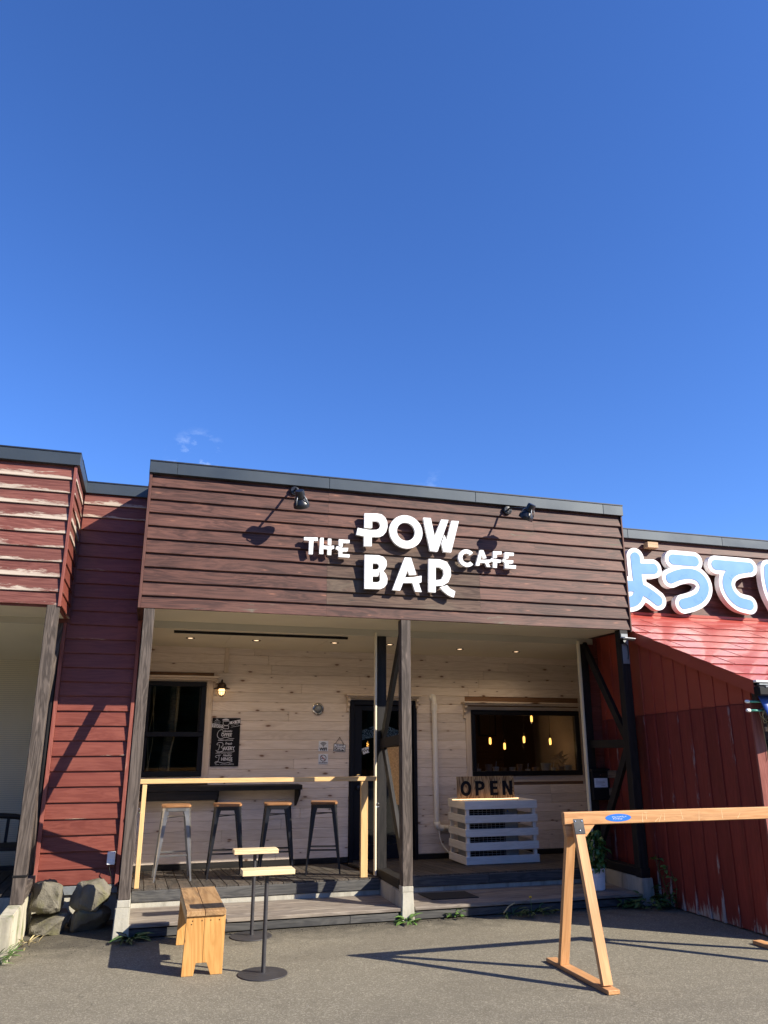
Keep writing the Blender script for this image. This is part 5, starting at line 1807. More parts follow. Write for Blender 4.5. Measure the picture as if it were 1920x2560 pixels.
# ------------------------------------------------------------------ seen through the windows
bulbs = [(3.10, 2.35, 1.655, 'second'), (3.50, 2.75, 1.585, 'x'), (3.66, 2.45, 1.675, 'x'), (4.05, 2.42, 1.65, 'x'), (3.92, 2.70, 1.965, 'x')]
bl = ['lit filament bulb hanging at the left of the picture window', 'lit filament bulb hanging lowest in the picture window', 'lit filament bulb hanging in the middle of the picture window',
      'lit filament bulb hanging at the right of the picture window', 'lit filament bulb hanging highest, at the top edge of the picture window']
for (x_, y_, z_, _), lab in zip(bulbs, bl):
    t_ = thing('pendant_bulb', lab, 'bulb', (x_, y_, z_), 'bulbs hanging in the cafe')
    lathe_obj('bulb', [(0.002, -0.040), (0.013, -0.038), (0.016, -0.02), (0.016, 0.03), (0.011, 0.045), (0.010, 0.05)], M['filament'], t_, (x_, y_, z_), seg=14)
    lathe_obj('socket', [(0.012, 0.052), (0.014, 0.056), (0.014, 0.10), (0.005, 0.105)], M['bronze'], t_, (x_, y_, z_), seg=12)
    tube_obj('cable', [(x_, y_, z_ + 0.10), (x_, y_, 2.70)], 0.003, M['black_matt'], t_, 5)
    lamp('bulb_glow', (x_, y_ + 0.03, z_ - 0.085), 0.45, (1.0, 0.62, 0.30), 0.02, t_)
x_, y_, z_ = 1.345, 2.28, 1.61
t_ = thing('pendant_bulb', 'round lit filament bulb hanging behind the door glass', 'bulb', (x_, y_, z_), 'bulbs hanging in the cafe')
s = NT('clear bulb')
tr = s.n.new('ShaderNodeBsdfTransparent')
tr.inputs[0].default_value = (0.8, 0.75, 0.7, 1)
gl = s.n.new('ShaderNodeBsdfGlossy')
gl.inputs['Roughness'].default_value = 0.05
mx = s.n.new('ShaderNodeMixShader')
mx.inputs[0].default_value = 0.15
s.link(tr.outputs[0], mx.inputs[1])
s.link(gl.outputs[0], mx.inputs[2])
s.link(mx.outputs[0], s.out.inputs['Surface'])
M['bulb_glass'] = s.m
lathe_obj('bulb', [(0.001, -0.048), (0.030, -0.038), (0.047, 0.0), (0.038, 0.03), (0.016, 0.05), (0.014, 0.06)], M['bulb_glass'], t_, (x_, y_, z_), seg=20)
fil = [(x_ + 0.012 * math.cos(a * 1.3), y_ + 0.012 * math.sin(a * 1.3), z_ - 0.022 + a * 0.006) for a in [k * 0.7 for k in range(12)]]
tube_obj('filament', fil, 0.0045, M['filament'], t_, 6)
lathe_obj('socket', [(0.016, 0.06), (0.018, 0.065), (0.018, 0.11), (0.006, 0.115)], M['bronze'], t_, (x_, y_, z_), seg=12)
tube_obj('cable', [(x_, y_, z_ + 0.11), (x_, y_, 2.82)], 0.003, M['black_matt'], t_, 5)
t_ = thing('door_sticker', 'small white POW BAR sticker on the door glass', 'sticker', (1.205, YW + 0.017, 1.545))
text_obj('lettering', 'POW', 0.042, M['paper'], t_, (1.207, YW + 0.0165, 1.560), (math.pi / 2, -0.28, 0), 0.0003, bold=.003)
text_obj('lettering', 'BAR', 0.042, M['paper'], t_, (1.216, YW + 0.0165, 1.522), (math.pi / 2, -0.28, 0), 0.0003, bold=.003)


def pot(label, x_, y_, z_, r_, h_, mat, grp='pots on the window ledge', nm='plant_pot'):
    bm = bmesh.new()
    lathe(bm, [(0.001, 0.0), (r_ * 0.8, 0.0), (r_ * 0.84, h_ * .3), (r_ * 0.97, h_ * .86), (r_, h_ * .88), (r_, h_), (r_ * 0.88, h_), (r_ * 0.86, h_ * 0.8), (0.001, h_ * .8)], 20, cap=False)
    me = bm_mesh('pot', bm, True)
    sharp(me)
    return tag(obj(nm, me, mat, None, (x_, y_, z_)), label, 'pot', grp)


def leaf_mesh(L, w, bend, rnd, seg=4):
    vs, fs = [], []
    for i in range(seg + 1):
        t = i / seg
        ww = w * math.sin(math.pi * (0.08 + 0.92 * t)) ** 0.8 * (1 if t < 1 else 0.02)
        x = L * t
        z = L * (0.25 * t - bend * t * t)
        vs += [(x, -ww, z + ww * 0.35), (x, 0, z), (x, ww, z + ww * 0.35)]
    for i in range(seg):
        a = i * 3
        fs += [(a, a + 3, a + 4, a + 1), (a + 1, a + 4, a + 5, a + 2)]
    return vs, fs


def leaves(parent, name, c, n, spread, hgt, L, w, bend, mat, rnd, stems=False, kind='stuff', flat=0.0):
    V_, F_ = [], []
    for k in range(n):
        az = rnd.uniform(0, 2 * math.pi)
        rr = spread * math.sqrt(rnd.random())
        hh_ = hgt * rnd.random()
        sc_ = rnd.uniform(0.6, 1.15)
        vs, fs = leaf_mesh(L * sc_, w * sc_, bend, rnd)
        el = rnd.uniform(-0.2, 0.9) * (1 - flat)
        m_ = Matrix.Translation((rr * math.cos(az), rr * math.sin(az), hh_)) @ Matrix.Rotation(az + rnd.uniform(-.7, .7), 4, 'Z') @ Matrix.Rotation(-el, 4, 'Y') @ Matrix.Rotation(rnd.uniform(-.5, .5), 4, 'X')
        b0 = len(V_)
        V_ += [tuple(m_ @ Vector(v)) for v in vs]
        F_ += [tuple(i + b0 for i in f) for f in fs]
    o = obj(name, mesh(name, V_, F_, True), mat, parent, c)
    if kind:
        o['kind'] = kind
    return o


LZ = 1.2465
pots = [(2.80, .040, .055, 'ceramic', 'tiny'), (2.93, .045, .105, 'terracotta', ''), (3.08, .062, .065, 'interior_pale', ''), (3.06, .040, .085, 'ceramic', '')]
plist = [(2.83, 2.13, .044, .060, 'ceramic', 'small round pale bowl, left in the picture window'), (2.955, 2.06, .050, .12, 'terracotta', 'brown woven pot behind the bowls in the picture window'),
         (3.075, 2.10, .044, .085, 'ceramic', 'pale blue cup with a label stick in the picture window'), (3.20, 2.13, .042, .075, 'interior_pale', 'dim brown cup between the pale cups in the picture window'),
         (3.305, 2.08, .044, .080, 'ceramic', 'pale mint cup in the middle of the picture window'), (3.42, 2.10, .042, .115, 'terracotta', 'tall tan pot right of the mint cup in the window'),
         (3.53, 2.08, .038, .055, 'ceramic', 'low white pot with a thin sprig in the window'), (3.66, 2.12, .048, .075, 'terracotta', 'stack of brown saucers in the picture window'),
         (3.79, 2.06, .070, .130, 'ceramic', 'largest pale pot in the picture window'), (3.925, 2.10, .036, .070, 'ceramic', 'small white pot with a stick, right of the largest pot'),
         (4.02, 2.06, .046, .090, 'terracotta', 'tan cylinder pot near the right end of the window'), (4.135, 2.08, .056, .100, 'ceramic', 'white cylinder pot at the right end of the window')]
for k, (x_, y_, r_, h_, mm, lab) in enumerate(plist):
    pot(lab, x_ - 0.02, y_, LZ, r_, h_, M[mm])
    if k in (0, 6, 9, 2):
        tag(tube_obj('plant_stick', [(x_ - .02, y_, LZ + h_ * .8), (x_ - .01, y_, LZ + h_ + .07)], 0.005, M['ceramic'], None, 6), 'thin stick standing in the pot: ' + lab[:34].strip(), 'stick')
rnd = random.Random(5)
lf_ = leaves(None, 'ledge_sprig', (4.0, 2.07, LZ + .09), 26, .05, .13, .10, .014, .2, M['terracotta'], rnd, kind=None)
tag(lf_, 'dry brown sprig rising from the tan cylinder pot in the window', 'plant')
# pictures and a mirror on the far wall of the cafe
fr_ = thing('picture_frame', 'dim framed picture on the far wall seen through the picture window', 'picture', (5.0, 5.7, 1.8))
box('frame', fr_, (4.40, 5.74, 1.75), (4.75, 5.78, 2.2), M['bronze'], 'X', 0.004)
box('print', fr_, (4.43, 5.735, 1.78), (4.72, 5.7395, 2.17), M['interior_pale'], 'X', 0)
# log and cord lights behind the left window
t_ = thing('window_log', 'upright pale-edged log standing inside the left window', 'log', (-1.17, 2.06, 0.27))
pts = [(-1.20, 2.10, 0.27), (-1.19, 2.10, 1.0), (-1.175, 2.09, 1.5), (-1.15, 2.10, 1.75), (-1.12, 2.10, 1.95), (-1.115, 2.11, 2.3), (-1.12, 2.11, 2.7)]
tube_obj('trunk', pts, [.075, .07, .062, .056, .052, .055, .05], M['driftwood'], t_, 12)
pts2 = [(p[0] + .050 - .004 * k + (0.02 if k in (3,) else 0), p[1] - .055, p[2]) for k, p in enumerate(pts)]
tube_obj('lit_edge', pts2, [.012, .012, .011, .010, .016, .022, .02], M['pale_wood_lit_edge'], t_, 8)  # pale strip painting the lit edge of the log
for k, (xo, ph) in enumerate(((-1.37, 0.0), (-1.355, 2.6))):
    pts = [(xo + 0.018 * math.sin(j * 0.75 + ph), 2.0 + 0.01 * math.cos(j), 0.9 + j * 0.12) for j in range(15)]
    tag(tube_obj('cord_lamp_cable', pts, 0.005, M['pale_wood_lit_edge'], None, 6), ('thin twisted cord' if k == 0 else 'second thin twisted cord crossing the first') + ' hanging inside the left window', 'cord')

set_frame()
# ------------------------------------------------------------------ letterbox and small fittings on the right
t_ = thing('letterbox', 'black letterbox with a white notice in the dark right corner of the porch', 'letterbox', (3.83, 0.86, 1.0))
box('case', t_, (3.708, 0.80, 0.985), (3.935, 0.857, 1.325), M['black_matt'], 'X', 0.006)
box('lid', t_, (3.700, 0.785, 1.305), (3.943, 0.856, 1.338), M['black_wood'], 'X', 0.004)
box('notice', t_, (3.728, 0.7965, 1.128), (3.905, 0.7985, 1.232), M['paper'], 'X', 0)
box('name_plate', t_, (3.835, 0.795, 1.248), (3.905, 0.7985, 1.290), M['bronze'], 'X', 0)
lathe_obj('lock', [(0.001, -0.008), (0.008, -0.006), (0.009, 0)], M['chrome'], t_, (3.815, 0.799, 1.268), 'Y', 12)
bm = bmesh.new()
for k in range(5):
    w_ = (0.03, 0.12, 0.125, 0.10, 0.06)[k]
    x_ = 0.0 if k < 4 else 0.07
    bm.faces.new([bm.verts.new(v) for v in ((x_, 0, -k * .015), (x_ + w_, 0, -k * .015), (x_ + w_, 0, -k * .015 - .003), (x_, 0, -k * .015 - .003))])
obj('print_lines', bm_mesh('print_lines', bm), M['ink'], t_, (3.745, 0.7958, 1.213))
for z_, lab in ((1.235, 'upper small weathered board fixed between letterbox and shed'), (1.035, 'lower small weathered board fixed between letterbox and shed')):
    o = box('small_board', None, (3.955, 0.62, z_), (3.980, 0.80, z_ + .085), M['driftwood'], 'Y', 0.003)
    o.location.x -= 0.04
    tag(o, lab, 'board')
t_ = thing('flood_lamp', 'small flat outdoor lamp on the top of the right black post', 'lamp', (3.74, -0.06, 2.76))
box('mount', t_, (3.70, -0.035, 2.72), (3.74, -0.001, 2.80), M['black_matt'], 'Z')
obj('lamp_body', box_mesh(0.15, 0.10, 0.022, 0.004), M['black_matt'], t_, (3.745, -0.09, 2.765), (0.15, 0, 0))
obj('lamp_face', box_mesh(0.14, 0.09, 0.008, 0.002), M['white_paint'], t_, (3.765, -0.093, 2.781), (0.15, 0.05, 0))
tube_obj('cable', [(3.74, -0.02, 2.75), (3.79, -0.03, 2.70), (3.805, -0.012, 2.62), (3.797, -0.008, 2.55)], 0.005, M['black_matt'], t_, 6)
box('back_plate', t_, (3.735, -0.0045, 2.50), (3.82, -0.0005, 2.84), M['grey_metal'], 'Z', 0)

t_ = thing('outlet_box', 'small white outlet box low on the dark red wall', 'outlet box', (-1.645, 0.84, 0.55))
box('case', t_, (-1.686, 0.815, 0.497), (-1.610, 0.868, 0.612), M['white_paint'], 'X', 0.006)
box('lower_cover', t_, (-1.684, 0.805, 0.499), (-1.612, 0.8145, 0.545), M['paper'], 'X', 0.003)
tube_obj('cable', [(-1.66, 0.83, 0.497), (-1.655, 0.81, 0.46), (-1.635, 0.82, 0.40), (-1.625, 0.83, 0.33), (-1.61, 0.82, 0.29)], 0.004, M['black_matt'], t_, 6)

# ------------------------------------------------------------------ chair on the left porch
t_ = thing('porch_chair', 'black wooden armchair in the shade of the left porch', 'chair', (-2.95, 1.7, 0.277))
for x_ in (-3.36, -2.56):
    box('leg', t_, (x_, 1.45, 0.277), (x_ + 0.05, 1.50, 0.80), BW, 'Z')
    member('leg', t_, (x_ + .025, 1.80, 0.277), (x_ + .025, 1.90, 0.90), 0.05, 0.045, BW)
    box('armrest', t_, (x_ - .01, 1.42, 0.801), (x_ + 0.06, 1.88, 0.825), BW, 'Y')
box('seat', t_, (-3.309, 1.45, 0.58), (-2.561, 1.88, 0.62), BW, 'X')
tube_obj('top_rail', [(-3.36, 1.90, .84), (-3.2, 1.91, .875), (-2.95, 1.92, .89), (-2.7, 1.91, .875), (-2.53, 1.90, .84)], 0.028, BW, t_, 10)
for k in range(6):
    x_ = -3.26 + k * 0.125
    member('spindle', t_, (x_, 1.87, 0.62), (x_, 1.905, 0.86), 0.03, 0.02, BW)
box('lower_rail', t_, (-3.309, 1.46, 0.40), (-2.561, 1.49, 0.44), BW, 'X')

# ------------------------------------------------------------------ boulders
def boulder(c, s_, seed, label):
    rnd = random.Random(seed)
    bm = bmesh.new()
    pts = []
    for k in range(26):
        v = Vector((rnd.gauss(0, 1), rnd.gauss(0, 1), rnd.gauss(0, 1))).normalized()
        v = Vector([math.copysign(abs(a) ** 0.62, a) for a in v])
        pts.append(bm.verts.new((v.x * s_[0] / 2 * rnd.uniform(.85, 1.05), v.y * s_[1] / 2 * rnd.uniform(.85, 1.05), v.z * s_[2] / 2 * rnd.uniform(.88, 1.05))))
    r_ = bmesh.ops.convex_hull(bm, input=pts)
    bmesh.ops.delete(bm, geom=[g_ for g_ in r_['geom_interior'] if isinstance(g_, bmesh.types.BMVert)], context='VERTS')
    bmesh.ops.bevel(bm, geom=bm.edges[:], offset=0.014, segments=1, affect='EDGES', clamp_overlap=True)
    bmesh.ops.triangulate(bm, faces=bm.faces)
    bmesh.ops.subdivide_edges(bm, edges=bm.edges, cuts=3, use_grid_fill=True)
    from mathutils import noise
    bmesh.ops.triangulate(bm, faces=bm.faces)
    for v in bm.verts:
        v.co += v.co.normalized() * (noise.fractal(v.co * 9 + Vector((seed, 0, 0)), 0.75, 2.2, 6) * 0.026 + noise.fractal(v.co * 40, 0.8, 2.1, 3) * 0.003)
    me = bm_mesh('boulder', bm, True)
    return tag(obj('boulder', me, M['stone'], None, c), label, 'boulder', 'boulders in front of the dark red wall')


boulder((-2.145, 0.50, 0.295), (0.33, 0.42, 0.27), 3, 'upper left boulder, mossy and half in shade')
boulder((-1.79, 0.52, 0.285), (0.35, 0.40, 0.28), 11, 'upper right boulder, sunlit with a hollow on top')
boulder((-2.13, 0.52, 0.080), (0.36, 0.44, 0.22), 8, 'lower left boulder under the mossy one')
boulder((-1.78, 0.54, 0.080), (0.40, 0.44, 0.24), 21, 'lower right boulder in deep shade beside the footing')

# ------------------------------------------------------------------ bench
t_ = thing('bench', 'honey coloured pine bench end-on in front of the step', 'bench', (-0.88, -0.77, 0))
BX0, BX1, BYA, BYB, BH = -1.028, -0.738, -1.292, -0.262, 0.432
mid_ = (BX0 + BX1) / 2 - 0.01
box('seat_plank', t_, (BX0, BYA, BH - 0.036), (mid_ - 0.0015, BYB, BH), M['bench_top'], 'Y', 0.003)
box('seat_plank', t_, (mid_ + 0.0015, BYA, BH - 0.036), (BX1, BYB, BH), M['bench_top'], 'Y', 0.003)
for ye in (BYA + 0.016, BYB - 0.055):
    for k, (xa, xb) in enumerate(((BX0 - 0.010, mid_ - 0.001), (mid_ + 0.001, BX1 - 0.006))):
        # each leg is two boards with a notch cut between the feet
        foot_w = 0.085
        if k == 0:
            pts = [(xa, 0), (xa + foot_w, 0), (xb - 0.045, 0.082), (xb, 0.082), (xb, BH - 0.038), (xa + 0.014, BH - 0.038)]
        else:
            pts = [(xa, 0.082), (xa + 0.030, 0.082), (xb - foot_w, 0), (xb, 0), (xb + 0.006, BH - 0.038), (xa, BH - 0.038)]
        # built lying along local X so that the grain runs up the board
        bm = bmesh.new()
        f_ = bm.faces.new([bm.verts.new((z, 0, -(x - xa))) for x, z in pts])
        ex = bmesh.ops.extrude_face_region(bm, geom=[f_])
        bmesh.ops.translate(bm, vec=(0, 0.036, 0), verts=[v for v in ex['geom'] if isinstance(v, bmesh.types.BMVert)])
        bmesh.ops.recalc_face_normals(bm, faces=bm.faces)
        bmesh.ops.bevel(bm, geom=bm.edges[:], offset=0.0018, segments=1, affect='EDGES')
        obj('leg_board', bm_mesh('leg_board', bm), M['bench_wood'], t_, (xa, ye, 0.001), (0, -math.pi / 2, 0))
for k, x_ in enumerate((-0.985, -0.915, -0.850, -0.785)):
    for dz_ in ((0.0, -0.022) if k == 0 else (0.0,)):
        lathe_obj('nail', [(0.001, -0.0012), (0.0045, -0.0010), (0.005, 0.0)], M['bronze'], t_, (x_ + R.uniform(-.006, .006), BYA + 0.016, BH - 0.068 + dz_), 'Y', 8)
box('side_rail', t_, (BX0 + 0.004, BYA + 0.055, BH - 0.090), (BX0 + 0.030, BYB - 0.058, BH - 0.037), M['bench_wood'], 'Y', 0.002)
box('side_rail', t_, (BX1 - 0.034, BYA + 0.055, BH - 0.090), (BX1 - 0.008, BYB - 0.058, BH - 0.037), M['bench_wood'], 'Y', 0.002)

# ------------------------------------------------------------------ two small standing tables
for (bx, by), lab in (((-0.458, -1.372), 'small standing table with a pale plank top, the nearer one'), ((-0.392, -0.182), 'small standing table with a pale plank top, the farther one by the step')):
    t_ = thing('side_table', lab, 'table', (bx, by, 0), 'small standing tables')
    lathe_obj('base', [(0.001, 0.0), (0.182, 0.0), (0.184, 0.003), (0.181, 0.007), (0.03, 0.010), (0.022, 0.014)], M['table_pole'], t_, (bx, by, 0.001), seg=48)
    lathe_obj('pole', [(0.016, 0.010), (0.016, 0.675)], M['table_pole'], t_, (bx + 0.004, by, 0.001), seg=16)
    box('top_plate', t_, (bx - 0.05, by - 0.05, 0.671), (bx + 0.055, by + 0.05, 0.676), M['table_pole'], 'X', 0)
    box('table_top', t_, (bx - 0.192, by - 0.080, 0.677), (bx + 0.205, by - 0.001, 0.715), M['pale_wood'], 'X', 0.003)
    box('table_top', t_, (bx - 0.192, by + 0.000, 0.677), (bx + 0.205, by + 0.080, 0.7146), M['pale_wood'], 'X', 0.003)

# ------------------------------------------------------------------ long wooden rack standing in the yard
t_ = thing('trestle_rack', 'long orange-brown wooden beam on two A-shaped trestles', 'rack', (2.7, -2.16, 0))
XA, XB, YR = 1.748, 3.690, -2.160
box('beam', t_, (1.652, YR - 0.020, 1.036), (XB + 0.10, YR + 0.020, 1.128), M['beam_gold'], 'X', 0.005)
for X_ in (XA, XB):
    box('foot_board', t_, (X_ - 0.046, -2.545, 0.0015), (X_ + 0.046, -1.665, 0.030), M['step'] if False else M['beam_gold'], 'Y', 0.004)
    member('leg', t_, (X_, YR - 0.040, 1.055), (X_ + 0.002, -2.455, 0.034), 0.076, 0.038, M['beam_gold'], up=(0, 1, 0))
    member('leg', t_, (X_ - 0.006, YR + 0.040, 1.055), (X_ - 0.008, -1.875, 0.034), 0.076, 0.038, M['beam_gold'], up=(0, 1, 0))
    for sgn in (-1, 1):
        y0_ = YR + (0.0215 if sgn > 0 else -0.0215 - 0.036)
        bm = bmesh.new()
        f_ = bm.faces.new([bm.verts.new((a, 0, b)) for a, b in ((-0.092, 0.0), (0.162, 0.0), (0.085, -0.080), (-0.080, -0.080))])
        ex = bmesh.ops.extrude_face_region(bm, geom=[f_])
        bmesh.ops.translate(bm, vec=(0, 0.018, 0), verts=[v for v in ex['geom'] if isinstance(v, bmesh.types.BMVert)])
        obj('gusset', bm_mesh('gusset', bm), M['beam_gold'], t_, (X_, YR + (0.0 if sgn > 0 else -0.0185), 1.034))
        yb = YR + sgn * 0.064
        dleg = Vector((0, -2.455 + 2.20, 0.034 - 1.055)).normalized() if sgn < 0 else Vector((0, -1.875 + 2.12, 0.034 - 1.055)).normalized()
        nrm = Vector((0, dleg.z, -dleg.y)) * (1 if sgn < 0 else -1)
        c_ = Vector((X_, YR + sgn * 0.040, 1.055)) + dleg * 0.035 + Vector((0, sgn, 0)).cross(Vector((1, 0, 0))).cross(Vector((0, 0, 0)))
        out = Vector((0, sgn * abs(dleg.z), abs(dleg.y))).normalized()
        c_ = Vector((X_, YR + sgn * 0.040, 1.055)) + dleg * 0.030 + out * 0.0225
        x_ax = Vector((1, 0, 0))
        q = Matrix((x_ax, -out if sgn < 0 else out, x_ax.cross(-out if sgn < 0 else out))).transposed().to_quaternion()
        pl = obj('hinge_plate', box_mesh(0.086, 0.003, 0.106, 0.001), M['black_steel'], t_, c_, q)
        for a, b in ((-.028, .036), (.028, .036), (0, -.030)):
            bm = bmesh.new()
            lathe(bm, [(0.001, -0.004), (0.005, -0.003), (0.006, 0)], 8, (0, 0, 0), 'Y')
            obj('screw', bm_mesh('screw', bm), M['chrome'], pl, c_ + q @ Vector((a, -0.0018, b)), q)
bm = bmesh.new()
rnd = random.Random(31)
for x_, z_, l_, a in ((.0, 0, .07, 1.55), (.035, .01, .05, 1.6), (.035, .036, .032, 0.02), (.13, -.02, .05, .6), (.16, -.01, .06, 1.1), (.20, .0, .055, 1.5), (.36, .01, .07, 1.8), (.52, .0, .08, 1.45), (.74, .01, .07, 1.6), (.9, -.01, .05, .9)):
    dx_, dz_ = math.cos(a) * l_ / 2, math.sin(a) * l_ / 2
    nx_, nz2 = -math.sin(a) * .0022, math.cos(a) * .0022
    bm.faces.new([bm.verts.new(v) for v in ((x_ - dx_ + nx_, -.00002 * len(bm.faces), z_ - dz_ + nz2), (x_ - dx_ - nx_, 0, z_ - dz_ - nz2), (x_ + dx_ - nx_ * .4, 0, z_ + dz_ - nz2 * .4), (x_ + dx_ + nx_ * .4, 0, z_ + dz_ + nz2 * .4))])
obj('scuff_marks', bm_mesh('scuff_marks', bm), M['pale_wood'], t_, (2.335, YR - 0.0208, 1.078))
st_o = slab_mesh('sticker', lambda X, Z: (np.hypot(X / 0.113, Z / 0.0275) - 1) * 0.02, -0.12, 0.12, -0.03, 0.03, 0.003, -0.0012, 0)
stk = obj('oval_sticker', st_o, M['sticker_blue'], t_, (2.120, YR - 0.0203, 1.0800))
bm = bmesh.new()
rnd = random.Random(12)
for row, (n_, zc_) in enumerate(((9, 0.006), (6, -0.009))):
    for k in range(n_):
        x_ = -0.052 + k * 0.0145 + (0.008 if row else 0)
        for q in range(3):
            a = rnd.uniform(0, 3.1)
            l_ = rnd.uniform(0.003, 0.006)
            dx_, dz_ = math.cos(a) * l_, math.sin(a) * l_
            ox, oz = x_ + rnd.uniform(-.003, .003), zc_ + rnd.uniform(-.003, .003)
            nx_, nz2 = -math.sin(a) * .0008, math.cos(a) * .0008
            yq = -0.00002 * len(bm.faces)
            bm.faces.new([bm.verts.new(v) for v in ((ox - dx_ + nx_, yq, oz - dz_ + nz2), (ox - dx_ - nx_, yq, oz - dz_ - nz2), (ox + dx_ - nx_, yq, oz + dz_ - nz2), (ox + dx_ + nx_, yq, oz + dz_ + nz2))])
obj('script', bm_mesh('script', bm), M['paper'], stk, (2.120, YR - 0.0220, 1.0800))

# ------------------------------------------------------------------ potted basil and weeds
rnd = random.Random(3)
t_ = thing('potted_basil', 'bushy green basil in a ribbed white pot on the right step', 'potted plant', (3.39, 0.34, 0.119))
bm = bmesh.new()
prof = [(0.001, 0.0), (0.080, 0.0), (0.083, 0.01)]
seg = 72
rings = []
for r_, h_, rib in ((0.082, 0.0, 0), (0.086, 0.008, 1), (0.094, 0.125, 1), (0.094, 0.130, 0), (0.097, 0.134, 0), (0.099, 0.215, 0), (0.092, 0.215, 0), (0.090, 0.19, 0)):
    rings.append([bm.verts.new(((r_ - (0.0028 if rib and k % 2 else 0)) * math.cos(2 * math.pi * k / seg), (r_ - (0.0028 if rib and k % 2 else 0)) * math.sin(2 * math.pi * k / seg), h_)) for k in range(seg)])
for a, b in zip(rings, rings[1:]):
    for k in range(seg):
        bm.faces.new((a[k], a[(k + 1) % seg], b[(k + 1) % seg], b[k]))
bm.faces.new(rings[0])
obj('pot', bm_mesh('pot', bm), M['white_paint'], t_, (3.39, 0.34, 0.119))
lathe_obj('soil', [(0.001, 0.0), (0.089, 0.0)], M['soil'], t_, (3.39, 0.34, 0.312), seg=24, smooth=False)
for k in range(9):
    a = k * 0.7
    ex_, ey_ = 0.07 * math.cos(a), 0.07 * math.sin(a)
    tube_obj('stem', [(3.39 + ex_ * .3, 0.34 + ey_ * .3, 0.31), (3.39 + ex_ * .8, 0.34 + ey_ * .8, 0.45), (3.39 + ex_ * 1.3, 0.34 + ey_ * 1.3, 0.58 + 0.06 * math.sin(k * 2))], 0.004, M['leaf'], t_, 5)
V_, F_ = [], []
for k in range(210):
    a = rnd.uniform(0, 6.283)
    hz = rnd.uniform(0.02, 0.40)
    lim = 0.14 * math.sin(min(1, (hz + .12) / .34) * math.pi * 0.62) * (1 if hz < .30 else 1 - (hz - .30) / .14)
    lim *= 0.75 + 0.35 * math.sin(a * 3 + 1)
    rr = max(0.01, lim) * (0.45 + 0.55 * math.sqrt(rnd.random()))
    vs, fs = leaf_mesh(rnd.uniform(.045, .085), rnd.uniform(.017, .028), 0.75, rnd)
    m_ = Matrix.Translation((rr * math.cos(a), rr * math.sin(a), 0.19 + hz)) @ Matrix.Rotation(a + rnd.uniform(-.9, .9), 4, 'Z') @ Matrix.Rotation(rnd.uniform(-.3, .7), 4, 'Y') @ Matrix.Rotation(rnd.uniform(-.6, .6), 4, 'X')
    b0 = len(V_)
    V_ += [tuple(m_ @ Vector(v)) for v in vs]
    F_ += [tuple(i + b0 for i in f) for f in fs]
tag(obj('foliage', mesh('foliage', V_, F_, True), M['leaf'], t_, (3.39, 0.34, 0.119)), kind='stuff')


def weed(x_, y_, n, L, w, lab, mat, cat='weed', spread=.03, hgt=.03, bend=.55, flat=.2, z=0.0, grp='weeds along the foot of the buildings'):
    o = leaves(None, 'weed', (x_, y_, z), n, spread, hgt, L, w, bend, M[mat], rnd, kind=None, flat=flat)
    return tag(o, lab, cat, grp)


weed(-1.40, -0.05, 30, .16, .016, 'dark green dandelion rosette at the foot of the left concrete footing', 'weed_dark', spread=.05)
weed(1.10, -0.06, 34, .14, .014, 'bright green dandelion rosette in front of the middle concrete footing', 'weed', spread=.05)
weed(1.60, -0.03, 22, .07, .018, 'small pale green weed against the right step', 'weed', spread=.07, hgt=.09)
weed(2.18, -0.05, 26, .22, .007, 'tuft of long grass at the right step, left of the dandelion flower', 'weed_dark', spread=.06, bend=.4, flat=0)
weed(2.42, -0.06, 30, .16, .012, 'low grassy weed with a yellow flower at the right step', 'weed_dark', spread=.12, hgt=.05)
weed(2.60, -0.04, 20, .13, .010, 'small dark tuft behind the near trestle foot', 'weed_dark', spread=.07)
weed(3.45, -0.05, 16, .08, .022, 'little round-leaved weed at the right end of the step', 'weed_dark', spread=.04, hgt=.05)
weed(3.70, -0.12, 44, .13, .022, 'leafy weed clump in front of the right concrete footing', 'weed_dark', spread=.13, hgt=.10)
weed(3.87, -0.20, 26, .10, .024, 'sprawling weed between the footing and the red shed', 'weed_dark', spread=.08, hgt=.22)
weed(-2.37, -0.56, 60, .16, .007, 'grass growing up the front of the mossy curb', 'weed', spread=.07, hgt=.10, bend=.25, flat=0)
weed(-2.24, 0.05, 26, .10, .006, 'dry grass at the foot of the left curb', 'straw', spread=.10, bend=.3)
t_ = thing('dandelion_flower', 'yellow dandelion flower standing in the grass at the right step', 'flower', (2.39, -0.07, 0))
tube_obj('stem', [(2.39, -0.07, 0.0), (2.392, -0.075, 0.08), (2.388, -0.07, 0.155)], 0.0028, M['weed'], t_, 5)
lathe_obj('flower_head', [(0.001, 0), (0.010, 0.002), (0.016, 0.010), (0.012, 0.015), (0.001, 0.017)], M['flower'], t_, (2.388, -0.07, 0.152), seg=12)
t_ = thing('bindweed', 'thin climbing weed stems against the red shed boards', 'weed', (3.90, -0.12, 0))
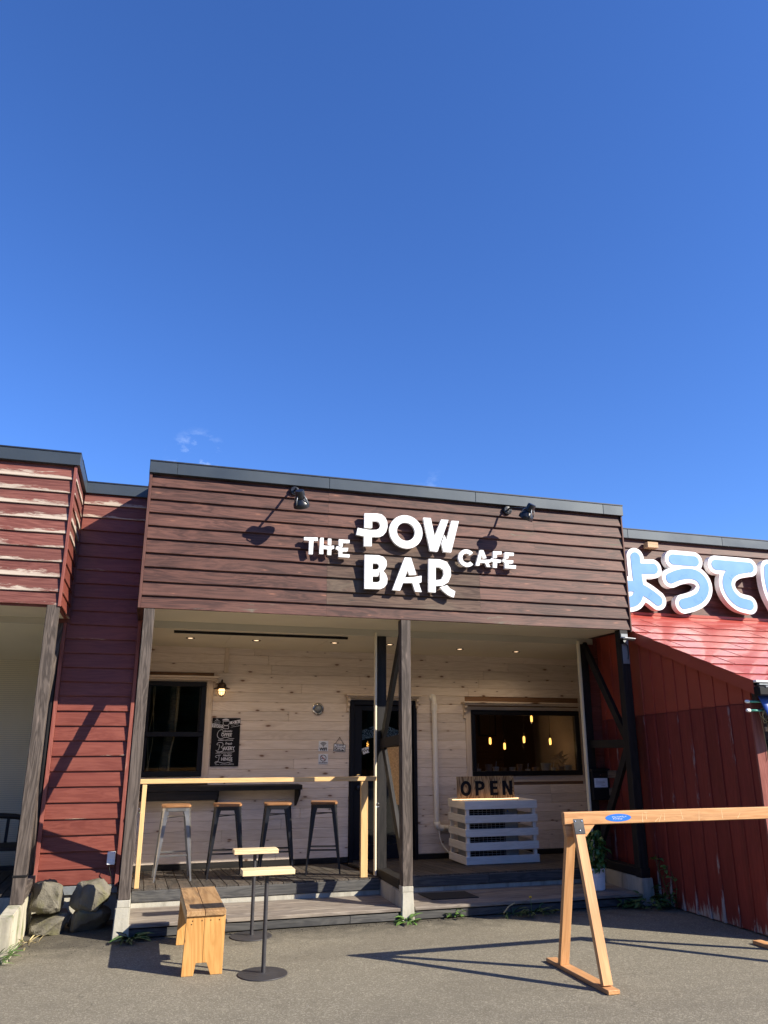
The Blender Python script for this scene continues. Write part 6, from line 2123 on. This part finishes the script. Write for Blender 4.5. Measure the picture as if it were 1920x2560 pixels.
for k in range(5):
    pts = [(3.915 - 0.02 * math.sin(j * 1.3 + k), -0.02 - k * 0.07 + 0.03 * math.sin(j * 0.9 + k * 2), j * 0.07 * (1 - k * .09)) for j in range(8)]
    tube_obj('stem', pts, 0.0028, M['weed_dark'], t_, 5)
    if k in (0, 2, 4):
        lf_ = leaves(t_, 'leaf_cluster', tuple(pts[-2]), 7, .03, .05, .06, .020, .6, M['weed'], rnd)
tag(tube_obj('dry_stalk', [(2.05, -0.16, 0.05), (2.12, -0.13, 0.10), (2.20, -0.10, 0.12)], 0.006, M['straw'], None, 6), 'pale dry stalk leaning in the grass tuft at the right step', 'stalk')
# loose pale chips on the asphalt
bm = bmesh.new()
for k in range(70):
    x_, y_ = rnd.uniform(-3.5, 4.5), -0.3 - abs(rnd.gauss(0, 1.8))
    r_ = rnd.uniform(.0015, .004)
    m_ = Matrix.Translation((x_, y_, r_ * .3)) @ Matrix.Rotation(rnd.uniform(0, 6), 4, 'Z') @ Matrix.Diagonal((r_ * rnd.uniform(1, 2.2), r_, r_ * .5, 1))
    bmesh.ops.create_icosphere(bm, subdivisions=1, radius=1, matrix=m_)
tag(obj('pebbles', bm_mesh('pebbles', bm), M['concrete']), 'scattered pale chips on the asphalt', 'pebbles', kind='stuff')

# ------------------------------------------------------------------ dark unseen wood across the yard, mirrored in the panes, extended to cut sky light
rnd = random.Random(9)
V_, F_ = [], []
for k in range(24000):
    an = rnd.uniform(2.9, 5.6)
    rad = 30 + rnd.random() * 7 + 2 * math.sin(an * 9)
    top = 8.5 + 2.2 * math.sin(an * 13) + 1.6 * math.sin(an * 31 + 1)
    z_ = top * rnd.random() ** 0.8
    x_, y_ = rad * math.cos(an), rad * math.sin(an) - 3
    s_ = rnd.uniform(.4, 1.0)
    m_ = Matrix.Translation((x_, y_, z_)) @ Matrix.Rotation(rnd.uniform(0, 6), 4, Vector((rnd.random(), rnd.random(), rnd.random() + .01)).normalized())
    b0 = len(V_)
    V_ += [tuple(m_ @ Vector(v)) for v in ((-s_, -s_ * .5, 0), (s_, -s_ * .4, 0), (s_ * .7, s_ * .6, .1), (-s_ * .6, s_ * .5, -.1))]
    F_.append((b0, b0 + 1, b0 + 2, b0 + 3))
tag(obj('woodland', mesh('woodland', V_, F_), M['treeleaf']), 'dark wood across the yard behind the viewer', 'wood', kind='stuff')
